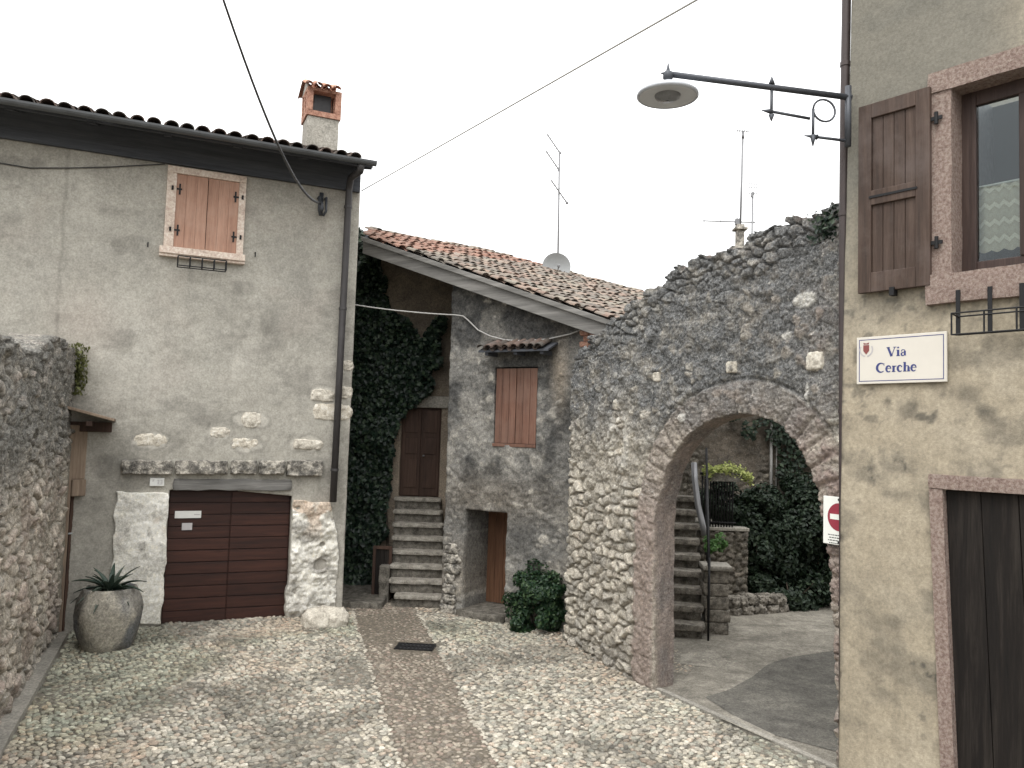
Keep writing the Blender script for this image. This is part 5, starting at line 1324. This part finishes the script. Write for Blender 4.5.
def ribbon(pts, ws, ox, oz, sc):
    P = [np.array(p, float) for p in pts]; Lf = []; Rt = []
    for i, p in enumerate(P):
        d_ = P[min(i+1, len(P)-1)]-P[max(i-1, 0)]; d_ /= np.linalg.norm(d_); nn = np.array([-d_[1], d_[0]]); w_ = ws[i] if isinstance(ws, (list, tuple)) else ws
        Lf.append(p+nn*w_/2); Rt.append(p-nn*w_/2)
    for i in range(len(P)-1):
        quad = [Rt[i], Rt[i+1], Lf[i+1], Lf[i]]
        pts3 = [RB.w(ox+x*sc*WX, TX, oz+y*sc) for x, y in quad]+[RB.w(ox+x*sc*WX, TX+.0012+.00001*i, oz+y*sc) for x, y in quad]
        q.add(pts3, [(3, 2, 1, 0), (4, 5, 6, 7), (0, 1, 5, 4), (1, 2, 6, 5), (2, 3, 7, 6), (3, 0, 4, 7)])
def arcp(cx, cy, rx, ry, a0, a1, n=14): return [(cx+rx*math.cos(math.radians(a0+(a1-a0)*i/n)), cy+ry*math.sin(math.radians(a0+(a1-a0)*i/n))) for i in range(n+1)]
def aw_(n, thick, thin, ph=0): return [thin+(thick-thin)*abs(math.sin(PI*(i/n)+ph)) for i in range(n+1)]
def glyph(ch_, ox, oz, sc):
    R2 = lambda p, w: ribbon(p, w, ox, oz, sc)
    K, k1, sf = .2, .07, .075
    if ch_ == 'V': R2([(.1, 1), (.42, 0)], [K, K]); R2([(.72, 1), (.42, 0.02)], [.07, .07]); R2([(-.03, .97), (.27, .97)], sf); R2([(.56, .97), (.85, .97)], sf); return .84
    if ch_ == 'i': R2([(.16, .66), (.16, 0)], K); R2([(.0, .03), (.32, .03)], sf); R2([(.02, .63), (.16, .63)], sf); R2([(.16, .82), (.16, .98)], .16); return .38
    if ch_ == 'a': R2([(.36, .5), (.36, .06), (.46, .03)], [K*.9, K*.9, .06]); R2(arcp(.22, .5, .15, .15, 170, 0, 10), aw_(10, .07, .07)); R2([(.07, .46), (.1, .52)], .1); R2(arcp(.2, .18, .14, .17, 60, 330, 14), aw_(14, .14, .06)); return .54
    if ch_ == 'C': R2(arcp(.42, .5, .36, .48, 48, 312, 22), aw_(22, K*1.1, .06)); R2([(.69, .98), (.69, .68)], .05); return .84
    if ch_ == 'e': R2(arcp(.26, .34, .2, .32, 0, 318, 20), aw_(20, K*.9, .07)); R2([(.08, .38), (.46, .38)], .055); return .55
    if ch_ == 'r': R2([(.15, .66), (.15, 0)], K); R2([(0, .03), (.32, .03)], sf); R2([(.01, .63), (.15, .63)], sf); R2([(.2, .45), (.27, .6), (.4, .6)], [.06, .08, .14]); return .46
    if ch_ == 'c': R2(arcp(.26, .34, .2, .32, 50, 315, 18), aw_(18, K*.95, .07)); R2([(.36, .56), (.43, .5)], .12); return .52
    if ch_ == 'h': R2([(.15, 1), (.15, 0)], K); R2([(.01, .97), (.15, .97)], sf); R2([(0, .03), (.3, .03)], sf); R2([(.2, .5), (.3, .62), (.44, .58), (.48, .4), (.48, 0)], [.06, .07, .12, K, K]); R2([(.34, .03), (.62, .03)], sf); return .66
    return .3
def word(t_, x0, z0, sc):
    x = x0
    global q
    for c_ in t_: q = MB(); x += glyph(c_, x, z0, sc)*sc*WX; build('letter', q, 'navy', sgn)
sc_ = H_*.185
word('Via', V0+W_*.355, VZ0+H_*.56, sc_*1.05)
word('Cerche', V0+W_*.235, VZ0+H_*.235, sc_*1.05)
q = MB(); ex, ez_ = V0+W_*.115, VZ1-H_*.27
q.prism(RB, [(ex-.026, ez_+.04), (ex-.026, ez_-.01), (ex, ez_-.042), (ex+.026, ez_-.01), (ex+.026, ez_+.04)][::1], .0352, .037)
q.prism(RB, [(ex-.022, ez_+.046), (ex+.022, ez_+.046), (ex+.026, ez_+.062), (ex, ez_+.054), (ex-.026, ez_+.062)], .0352, .037)
build('crest', q, 'crest', sgn)
q = MB(); TX = .0353; WX = 1.
ribbon(arcp(0, 0, .055, .058, 150, 260, 12), .012, ex, ez_, 1); ribbon(arcp(0, 0, .055, .058, 30, -80, 12), .012, ex, ez_, 1)
build('wreath', q, 'labelg', sgn)
# ------------------------------------------------------------------ street lamp on the corner
la, lz = RB.S(846, 97, .12)
P0 = RB.w(la, .12, lz)
dl = ray(668, 74); kk = (lz+.12-CAM[2])/dl[2]; P1 = CAM+dl*kk
lam = thing('street_lamp', 'grey wall lamp with disc shade on a scrolled iron arm at the house corner', 'lamp', P0)
ad = (P1-P0); al = np.linalg.norm(ad); ad /= al
q = MB(); q.tube([P0-ad*.05, P1], .027, 10)
q.tube([P1-ad*.02, P1+ad*.07], [.03, .004], 8); q.tube([P1+np.array([0, 0, -.02]), P1+np.array([0, 0, .1])], [.03, .004], 8)
q.lathe(P1+np.array([0, 0, -.04]), [(.02, -.02), (.045, 0), (.045, .05), (.02, .07)], 12)
build('arm', q, 'lampiron', lam, smooth=True)
q = MB(); dn = np.array([0, 0, 1.])
PA = P0+ad*al*.42; e3 = PA-dn*.22; e4 = P0+ad*.27-dn*.28
q.tube([PA+dn*.1, PA+dn*.03], [.004, .03], 8); q.tube([PA, e3-dn*.06], .014, 8); q.tube([e3-dn*.03, e3-dn*.09], [.028, .004], 8); q.tube([e3+ad*.09, e3], [.004, .026], 8)
q.tube([e3, e3-ad*(al*.42-.33)+dn*(-.02)], .014, 8)
rc = P0+ad*.2-dn*.15
q.tube([rc+.1*(ad*math.cos(a)+dn*math.sin(a)) for a in np.linspace(0, 2*PI, 22)], .01, 8)
q.tube([rc+ad*.1, rc+ad*.1-dn*.26], .014, 8); q.tube([rc+ad*.1-dn*.24, rc+ad*.1-dn*.34], [.03, .004], 8); q.tube([rc+ad*.18-dn*.25, rc+ad*.06-dn*.25], [.004, .026], 8)
q.tube([rc+ad*.1-dn*.25, P0-ad*.02-dn*.4], .014, 8)
build('scrollwork', q, 'lampiron', lam, smooth=True)
q = MB(); q.tube([P0+dn*.1-ad*.02, P0-dn*.45-ad*.02], .03, 8); build('wall_bracket', q, 'lampiron', lam, smooth=True)
DC = CAM+ray(672, 92)*np.linalg.norm(P1-CAM)/np.linalg.norm(ray(672, 92)); DC[0], DC[1] = P1[0]+.0, P1[1]
DC[2] = P1[2]-.185
rd_ = .27
q = MB(); q.lathe(DC, [(.02, .075), (.1, .07), (.2, .045), (rd_, .0), (rd_, -.022), (rd_-.02, -.03)], 36, cap=False); q.tube([DC+dn*.05, P1], .025, 10); build('shade', q, 'lampw', lam, smooth=True)
q = MB(); q.lathe(DC, [(rd_-.015, -.024), (rd_*.7, -.012), (rd_*.42, -.01)], 36, cap=False); build('reflector', q, 'lampu', lam, smooth=True)
q = MB(); q.lathe(DC, [(rd_*.42, -.008), (rd_*.4, -.03), (rd_*.28, -.05), (.01, -.057)], 30, cap=False); build('lens', q, 'lampc', lam, smooth=True)
# ================================================================== COURTYARD
CBY = 15.7
CB = Frame((0, CBY, 0), 90)
rootK = thing('courtyard_house', 'old brownish stone house behind the archway at the back of the courtyard', 'house', (5, CBY, 0))
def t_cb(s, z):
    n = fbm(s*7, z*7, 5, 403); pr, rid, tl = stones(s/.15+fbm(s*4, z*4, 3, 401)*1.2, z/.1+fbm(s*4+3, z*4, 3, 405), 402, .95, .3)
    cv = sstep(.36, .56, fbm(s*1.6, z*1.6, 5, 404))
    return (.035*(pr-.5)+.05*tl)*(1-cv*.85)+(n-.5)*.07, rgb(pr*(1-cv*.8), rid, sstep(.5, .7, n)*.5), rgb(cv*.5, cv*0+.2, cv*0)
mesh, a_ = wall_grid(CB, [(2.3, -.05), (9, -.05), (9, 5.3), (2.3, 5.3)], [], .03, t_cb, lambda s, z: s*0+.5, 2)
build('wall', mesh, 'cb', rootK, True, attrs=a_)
cm = MB(); c0_, cb0 = CB.S(735, 249, -.6); c1_ = CB.S(748, 249, -.6)[0]; ctp = CB.S(741, 224, -.6)[1]
sheet_slab(cm, [(2.3, CBY-.2, 5.35), (9, CBY-.2, 5.35), (9, CBY+4, 5.55), (2.3, CBY+4, 5.55)], .12); rk = build('roof', cm, 'tilec', rootK)
cm = MB(); cc = (c0_+c1_)/2
cm.box(CB, cc-.15, cc+.15, -.88, -.58, 5.2, cb0-.02); cm.box(CB, cc-.22, cc+.22, -.92, -.52, cb0-.018, cb0+.05); cm.box(CB, cc-.075, cc+.075, -.82, -.66, cb0+.05, ctp-.1); cm.box(CB, cc-.13, cc+.13, -.87, -.6, ctp-.1, ctp-.05); cm.box(CB, cc-.08, cc+.08, -.82, -.66, ctp-.05, ctp+.02)
build('chimney', cm, 'lint', rk, bevel=.01)
# antennas
an_ = thing('tv_antenna', 'tall thin mast with small top aerial and long crossbar by the far chimney', 'antenna', CB.w(cc, -.73, ctp))
mt = CB.S(743, 131, -.73)
q = MB(); q.tube([CB.w(cc, -.73, ctp-.5), CB.w(mt[0], -.73, mt[1])], .022, 8); build('mast', q, 'galv', an_, smooth=True)
q = MB()
for i in range(5): a = mt[0]-.1+.05*i; q.tube([CB.w(a, -.83, mt[1]-.02+.02*(i % 2)), CB.w(a-.03, -.63, mt[1]+.06)], .006, 6)
q.tube([CB.w(mt[0]-.13, -.73, mt[1]), CB.w(mt[0]+.13, -.73, mt[1])], .01, 6); q.tube([CB.w(mt[0], -.73, mt[1]-.16), CB.w(mt[0], -.73, mt[1]-.05)], .03, 8); build('top_aerial', q, 'galv', an_, smooth=True)
q = MB(); bz = CB.S(741, 222, -.73)[1]; b0 = CB.S(703, 222, -.73)[0]; b1 = CB.S(755, 222, -.73)[0]
q.tube([CB.w(b0, -.73, bz), CB.w(b1, -.73, bz)], .013, 6)
for i in range(4): a = b0+.02+(b1-b0)*i*.32; q.tube([CB.w(a, -.73, bz-.2), CB.w(a, -.73, bz+.2)], .006, 6)
q.box(CB, cc-.1, cc-.02, -.78, -.68, bz-.06, bz+.06); build('crossbar', q, 'galv', an_)
a2 = thing('tv_antenna', 'shorter mast carrying a small grid panel right of the tall far mast', 'antenna', CB.w(CB.S(751, 240, -.73)[0], -.73, ctp-.3))
m2 = CB.S(753, 183, -.73); mb_ = CB.S(751, 245, -.73)
q = MB(); q.tube([CB.w(mb_[0], -.73, 5.3), CB.w(m2[0], -.73, m2[1]-.25)], .018, 8); build('mast', q, 'galv', a2, smooth=True)
q = MB()
for i in range(4): a = m2[0]-.075+.05*i; q.tube([CB.w(a, -.73, m2[1]-.25), CB.w(a, -.73, m2[1])], .006, 6)
for z_ in (m2[1]-.22, m2[1]-.1, m2[1]-.02): q.tube([CB.w(m2[0]-.08, -.73, z_), CB.w(m2[0]+.08, -.73, z_)], .006, 6)
q.tube([CB.w(m2[0]-.02, -.73, m2[1]-.3), CB.w(m2[0], -.73, m2[1]-.2)], .03, 8); build('grid_panel', q, 'galv', a2)
# antenna + dish on the ridge of the middle house
ay = 16.9
b0 = at(558, 272, ay); t0 = at(559.5, 152, ay)
a3 = thing('tv_antenna', 'slim mast with three slanting aerials on the middle house roof', 'antenna', b0)
q = MB(); q.tube([b0-np.array([0, 0, .4]), t0], .019, 8); build('mast', q, 'galv', a3, smooth=True)
for (x0, y0, x1, y1) in ((547, 134, 560, 153), (546, 151, 559, 170), (551, 180, 567, 203)):
    q = MB(); A, Bp = at(x0, y0, ay-.15), at(x1, y1, ay+.05); q.tube([A, Bp], .013, 6)
    dv = Bp-A; sd = np.cross(dv/np.linalg.norm(dv), np.array([0, 0, 1.])); sd /= np.linalg.norm(sd)
    for i in range(6): c_ = A+dv*(i+.5)/6; q.tube([c_-sd*.12, c_+sd*.12], .004, 6)
    q.lathe(Bp-np.array([0, 0, .03]), [(.01, 0), (.03, .01), (.03, .05), (.01, .06)], 8)
    build('aerial', q, 'galv', a3)
dc0 = at(556, 266, ay-.3)
dd_ = thing('satellite_dish', 'round grey satellite dish on the middle house roof beneath the slim mast', 'satellite dish', dc0)
fr3 = Frame(dc0, 82); n_ = 28; q = MB(); vs = []
for k_ in range(5):
    for i in range(n_): a = 2*PI*i/n_; r_ = .3*k_/4; vs.append(dc0+fr3.d*r_*math.cos(a)+np.array([0, 0, 1.])*r_*math.sin(a)*.95+fr3.n*(.07*(k_/4)**2)-np.array([0, 0, .02]))
q.add(vs, [(k_*n_+i, k_*n_+(i+1) % n_, (k_+1)*n_+(i+1) % n_, (k_+1)*n_+i) for k_ in range(4) for i in range(n_)])
build('reflector', q, 'dish', dd_, smooth=True)
q = MB(); q.tube([dc0-fr3.n*.02, dc0-fr3.n*.1-np.array([0, 0, .35])], .02, 8); q.tube([dc0-np.array([0, 0, .26])+fr3.n*.06, dc0+fr3.n*.3-np.array([0, 0, .06])], .01, 6); q.lathe(dc0+fr3.n*.3-np.array([0, 0, .09]), [(.01, 0), (.03, .01), (.03, .05), (.01, .07)], 8); build('feed_arm', q, 'galv', dd_)
# courtyard stairs
SA = math.radians(12); sd_ = np.array([math.sin(SA), math.cos(SA), 0]); sx_ = np.array([math.cos(SA), -math.sin(SA), 0])
sb = ground(706, 641); FS = Frame(sb, 12+90)   # d = sx_, n = -sd_ 
rootCS = thing('staircase', 'steep stone courtyard steps with open dark gaps seen through the archway', 'stairs', sb)
nst = 9; rs_ = .213; rn = .28
for i in range(nst):
    q = MB(); q.rock(FS, -1.15, -.02-.012*i, -(i+1)*rn-.06, -i*rn+.02, rs_*(i+1)-.09, rs_*(i+1), 12, .12, .08, 420+i); build('step', q, 'stepc', rootCS, smooth=True)
    if True:
        q = MB(); q.rock(FS, -1.12, -.06-.012*i, -(i+1)*rn-.05, -i*rn-.04, rs_*i-.02, rs_*(i+1)-.085, 9, .12, .05, 440+i); build('riser', q, 'step', rootCS, smooth=True)
rl = thing('handrail', 'dark iron railing with pale curved pipe beside the courtyard steps', 'railing', sb)
q = MB()
for i in range(0, nst, 1): P = FS.w(.03, -i*rn-.1, rs_*(i+1)); q.tube([P-np.array([0, 0, .25]), P+np.array([0, 0, .85])], .014, 6)
q.tube([FS.w(.03, -.1, rs_+.85), FS.w(.03, -(nst-1)*rn-.1, nst*rs_+.85)], .02, 8); q.tube([FS.w(.03, -.1, rs_+.15), FS.w(.03, -(nst-1)*rn-.1, nst*rs_+.15)], .015, 8)
q.tube([FS.w(.03, .04, 0), FS.w(.03, .04, 1.2)], .016, 8); build('bars', q, 'iron', rl, smooth=True)
q = MB(); yr = sb[1]+.6
q.tube([at(694, 463, yr+1.2), at(695, 480, yr+1.1), at(698, 505, yr+.9), at(702, 522, yr+.8), at(705, 536, yr+.7)], .05, 10); build('grey_pipe', q, 'galv', rl, smooth=True)
# terrace with railing, flower box and pillar
tx0, tx1 = at(700, 530, 14.0)[0], at(748, 530, 14.0)[0]; tzt = at(725, 531, 14.0)[2]
FTm = Frame((0, 14.0, 0), 90)
def t_tr(s, z):
    n = fbm(s*8, z*8, 5, 452); pr, rid, tl = stones(s/.16+n, z/.1+n, 451, .95, .3)
    return .05*(pr-.5)+(n-.5)*.04, rgb(pr, rid, sstep(.4, .6, n)*.6), rgb(pr*0, pr*0, pr*0)
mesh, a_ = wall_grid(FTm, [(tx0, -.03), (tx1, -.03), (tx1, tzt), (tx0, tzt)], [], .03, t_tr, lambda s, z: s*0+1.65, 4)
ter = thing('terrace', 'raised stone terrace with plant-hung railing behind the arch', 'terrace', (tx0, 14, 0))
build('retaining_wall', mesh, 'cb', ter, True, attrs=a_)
q = MB(); q.box(FTm, tx0-.02, tx1+.02, -1.65, .03, tzt+.003, tzt+.06); build('slab', q, 'conc', ter, bevel=.01)
q = MB(); tt_ = at(720, 474, 14.0)[2]
for i in range(12): a = tx0+.04+i*(tx1-tx0-.3)/11; q.tube([FTm.w(a, -.05, tzt+.06), FTm.w(a, -.05, tt_)], .013, 6)
q.tube([FTm.w(tx0, -.05, tt_), FTm.w(tx1-.2, -.05, tt_)], .02, 8); q.tube([FTm.w(tx0, -.05, tzt+.14), FTm.w(tx1-.2, -.05, tzt+.14)], .014, 8); build('railing', q, 'iron', ter, smooth=True)
fbx = thing('flower_box', 'narrow planter hung on the terrace railing seen through the arch', 'planter', FTm.w((tx0+tx1)/2, .05, tt_-.1))
q = MB(); q.box(FTm, tx0+.08, tx1-.15, .0, .18, tt_-.12, tt_+.04); build('box', q, 'pot', fbx, bevel=.01)
n_ = 900; a = rng.uniform(tx0+.02, tx1+.02, n_)
P = np.array([FTm.w(a[i], .1+rng.normal(0, .08), tt_+.1+rng.normal(0, .05)+.05*math.sin(a[i]*7)-.12*(a[i]-tx0)/(tx1-tx0)) for i in range(n_)])
tag(build('trailing_plant', leaf_cloud(P, np.tile((0, -.6, .8), (n_, 1)), .06), 'lime'), 'yellow-green leafy plants spilling over the terrace planter behind the arch', 'plant')
pil = ground(718, 636)
FP = Frame(pil+np.array([0, .22, 0]), 95)
zp = at(718, 571, pil[1])[2]; hwp = (ground(730, 636)-ground(706, 636))[0]/2
pl_ = thing('stone_pillar', 'short square stone pillar at the foot of the courtyard steps', 'pillar', pil)
q = MB()
for i in range(5):
    z0 = i*zp/5; q.rock(FP, -hwp+random.uniform(-.02, .02), hwp+random.uniform(-.02, .02), -.2, .2, z0, z0+zp/5-.006, 9, .12, .12, 470+i)
build('shaft', q, 'stepc', pl_, smooth=True)
q = MB(); q.rock(FP, -hwp-.03, hwp+.03, -.24, .24, zp-.0, zp+.07, 9, .1, .1, 480); build('cap', q, 'conc', pl_, smooth=True)
ts_ = at(722, 531, 14.5)
o = thing('shrub', 'dark shrub behind the terrace railing under the yellow-green planter', 'shrub', ts_, 'shrubs in the courtyard')
V, Fc = crown(ts_+np.array([0, .1, .42]), (.5, .35, .42), 3500, 560, .08, 26, .35); build('foliage', (V, Fc), 'shrub', o)
V, Fc = crown(at(716, 546, pil[1]+.6), (.2, .2, .2), 500, 481, .07, 14, .3)
tag(build('fern', (V, Fc), 'fern'), 'small bright green fern above the stone pillar by the courtyard steps', 'plant')
# low dry stone wall
p0 = ground(733, 617); p1 = ground(788, 613); az_ = math.degrees(math.atan2(p1[0]-p0[0], p1[1]-p0[1])); FW = Frame(p0, az_); lw = np.linalg.norm(p1-p0)
dw_ = thing('low_wall', 'low border of rough field stones in front of the courtyard shrubs', 'wall', p0)
q = MB()
for j in range(2):
    x = 0.; i = 0
    while x < lw-.05:
        w_ = random.uniform(.16, .32); q.rock(FW, x, x+w_-.01, -.28, .02*random.random(), j*.16-.02+random.uniform(-.02, .02), j*.16+.16+random.uniform(-.03, .02), 8, .45, .55, 490+i+j*20); x += w_; i += 1
build('stones', q, 'stepc', dw_, smooth=True)
# big dark shrubs
shr = [(at(757, 560, 14.55), (.62, .45, 1.0), 11000, 'tall dark leafy shrub left of the largest one in the archway view', 1.0),
       (at(818, 540, 14.9), (.95, .6, 1.25), 15000, 'largest dark shrub filling the right side of the archway view', 1.2),
       (at(790, 585, 14.4), (.95, .35, .42), 5500, 'low dark bush just above the field-stone border', .36)]
for i, (c_, rad, n_, lb, zc) in enumerate(shr):
    c_ = np.array([c_[0], c_[1], 0]); o = thing('shrub', lb, 'shrub', c_, 'shrubs in the courtyard')
    V, Fc = crown(c_+np.array([0, 0, zc]), rad, n_, 500+i, .085, 40, .35)
    if i < 2:
        V2, F2_ = crown(c_+np.array([.0, .1, zc+rad[2]*.62]), (rad[0]*.75, rad[1]*.8, rad[2]*.55), int(n_*.5), 520+i, .08, 26, .4)
        Fc = np.concatenate([Fc, F2_+len(V)]); V = np.concatenate([V, V2])
    build('foliage', (V, Fc), 'shrub', o)
    st = MB()
    for k_ in range(7): a = k_*.9; st.tube([c_+np.array([.06*math.cos(a), .06*math.sin(a), 0]), c_+np.array([.25*rad[0]*math.cos(a), .25*rad[1]*math.sin(a), zc*.6]), c_+np.array([.6*rad[0]*math.cos(a), .5*rad[1]*math.sin(a), zc*1.3])], [.03, .02, .008], 6)
    build('stems', st, 'stem', o, smooth=True)
# ivy on the courtyard wall, right
n_ = 6000; a = rng.uniform(4.2, 7.4, n_*3); z = rng.uniform(0, 3.6, n_*3)
m = (fbm(a*1.3, z*1.3, 4, 531)+.12*sstep(3.6, 5.4, a)-.12*sstep(1.6, 3.2, z)) > .5
a, z = a[m][:n_], z[m][:n_]
P = np.stack([a, CBY-.05-rng.uniform(.02, .25, len(a)), z], 1)
tag(build('climbing_plant', leaf_cloud(P, np.tile((0, -1, .4), (len(a), 1)), .085, flat=.4, aspect=.8), 'shrub'), 'dark climber spread over the courtyard back wall behind the shrubs', 'plant')
q = MB(); p0_ = CB.S(771, 415, .05); p1_ = CB.S(770, 560, .05); q.tube([CB.w(p0_[0], .07, 5.2), CB.w(p1_[0], .07, .3)], .03, 8); q.tube([CB.w(p0_[0]+.12, .05, 5.2), CB.w(p1_[0]+.1, .05, .5)], .012, 6); build('wall_pipes', q, 'cablew', rootK, smooth=True)
# ================================================================== CABLES
def sag(A, Bp, d, n=24): return [A+(Bp-A)*i/n-np.array([0, 0, d*4*(i/n)*(1-i/n)]) for i in range(n+1)]
aw0, zw0 = LH.S(321, 203, .15)
A = LH.w(aw0-.02, .15, zw0); Bp = at(214, -28, 4.2)
q = MB(); q.tube(sag(A, Bp, .3, 24), [.02-.013*i/24 for i in range(25)], 8)
tag(build('power_cable', q, 'cable', smooth=True), 'thick dark cable rising from the left house bracket into the sky', 'cable')
A = LH.w(sC, .1, LH.S(357, 192)[1]); Bp = at(770, -42, 4.6)
q = MB(); q.tube(sag(A, Bp, .0, 30), .008, 6)
tag(build('overhead_wire', q, 'cablew', smooth=True), 'thin pale wire crossing the sky from the left house corner', 'wire')
p_ = [DW.w(*[DW.S(345, 302, .7)[0], .7, DW.S(345, 302, .7)[1]])]
def chp(x, y, t): s_, z_ = CH.S(x, y, t); return CH.w(s_, t, z_)
pts = sag(at(344, 303, 13.2), chp(456, 315, .06), .03, 14)+[chp(x, y, .05) for x, y in ((463, 316), (468, 320), (478, 330), (490, 336), (505, 340), (525, 341), (548, 339), (570, 334), (588, 327))]
q = MB(); q.tube(pts, .011, 6)
tag(build('wall_cable', q, 'cablew', smooth=True), 'pale cable sagging from the left house across the middle house front', 'cable')
pts = [LH.w(*[LH.S(x, y, .03)[0], .03, LH.S(x, y, .03)[1]]) for x, y in ((-30, 160), (0, 163), (30, 168), (70, 168), (110, 167), (165, 164))]
q = MB(); q.tube(pts, .008, 6); tag(build('wall_cable', q, 'cable', smooth=True), 'thin dark cable looping below the eaves of the left house', 'cable')

# ================================================================== LIGHT, SKY, CAMERA
w = bpy.data.worlds.new('World'); scene.world = w; w.use_nodes = True
nt = w.node_tree; bg = nt.nodes['Background']
sky = nt.nodes.new('ShaderNodeTexSky'); sky.sky_type = 'NISHITA'; sky.sun_disc = False
EL, AZ = 58., 205.
sky.sun_elevation = math.radians(EL); sky.sun_rotation = math.radians(AZ); sky.air_density = 1.; sky.dust_density = 4.; sky.ozone_density = 1.
hs = nt.nodes.new('ShaderNodeHueSaturation'); hs.inputs['Saturation'].default_value = .12; nt.links.new(sky.outputs[0], hs.inputs['Color'])
tc = nt.nodes.new('ShaderNodeTexCoord'); cl = nt.nodes.new('ShaderNodeTexNoise'); cl.inputs['Scale'].default_value = 1.6; cl.inputs['Detail'].default_value = 6
nt.links.new(tc.outputs['Generated'], cl.inputs['Vector'])
cloud = ramp(nt, cl.outputs['Fac'], [(.35, (13.2, 13.3, 13.4)), (.65, (15.5, 15.6, 15.6))])
mx = nt.nodes.new('ShaderNodeMix'); mx.data_type = 'RGBA'; mx.inputs[0].default_value = .82
nt.links.new(hs.outputs[0], mx.inputs[6]); nt.links.new(cloud, mx.inputs[7])
sp_ = nt.nodes.new('ShaderNodeSeparateXYZ'); nt.links.new(tc.outputs['Generated'], sp_.inputs[0])
grad = ramp(nt, sp_.outputs[2], [(0., .84), (.3, .96), (1., 1.85)])   # an overcast sky is brightest overhead
nt.links.new(mix(nt, 1., mx.outputs[2], grad, 'MULTIPLY'), bg.inputs['Color']); bg.inputs['Strength'].default_value = .1
ld = bpy.data.lights.new('sun', 'SUN'); ld.energy = .9; ld.angle = math.radians(25); ld.color = (1, .965, .92)
lo = bpy.data.objects.new('sun', ld); COL.objects.link(lo)
sdir = Vector((math.sin(math.radians(AZ))*math.cos(math.radians(EL)), math.cos(math.radians(AZ))*math.cos(math.radians(EL)), math.sin(math.radians(EL))))
lo.rotation_euler = sdir.to_track_quat('Z', 'Y').to_euler(); lo.location = (0, -5, 20)
cd_ = bpy.data.cameras.new('camera'); co = bpy.data.objects.new('camera', cd_); COL.objects.link(co)
cd_.sensor_fit = 'HORIZONTAL'; cd_.sensor_width = 36; cd_.lens = F/1024*36; cd_.clip_end = 2000; cd_.clip_start = .05
from mathutils import Matrix
mtx = Matrix(((RIGHT[0], UP[0], -FWD[0], CAM[0]), (RIGHT[1], UP[1], -FWD[1], CAM[1]), (RIGHT[2], UP[2], -FWD[2], CAM[2]), (0, 0, 0, 1)))
co.matrix_world = mtx; scene.camera = co
vs = scene.view_settings; vs.view_transform = 'Standard'; vs.look = 'None'; vs.gamma = 1; vs.exposure = .58; vs.use_curve_mapping = False
scene.cycles.max_bounces = 6; scene.cycles.use_denoising = True; scene.cycles.denoising_input_passes = 'RGB_ALBEDO_NORMAL'; scene.cycles.denoising_prefilter = 'ACCURATE'
for a_, b_ in E_PRINT: print('DBG', a_, b_)
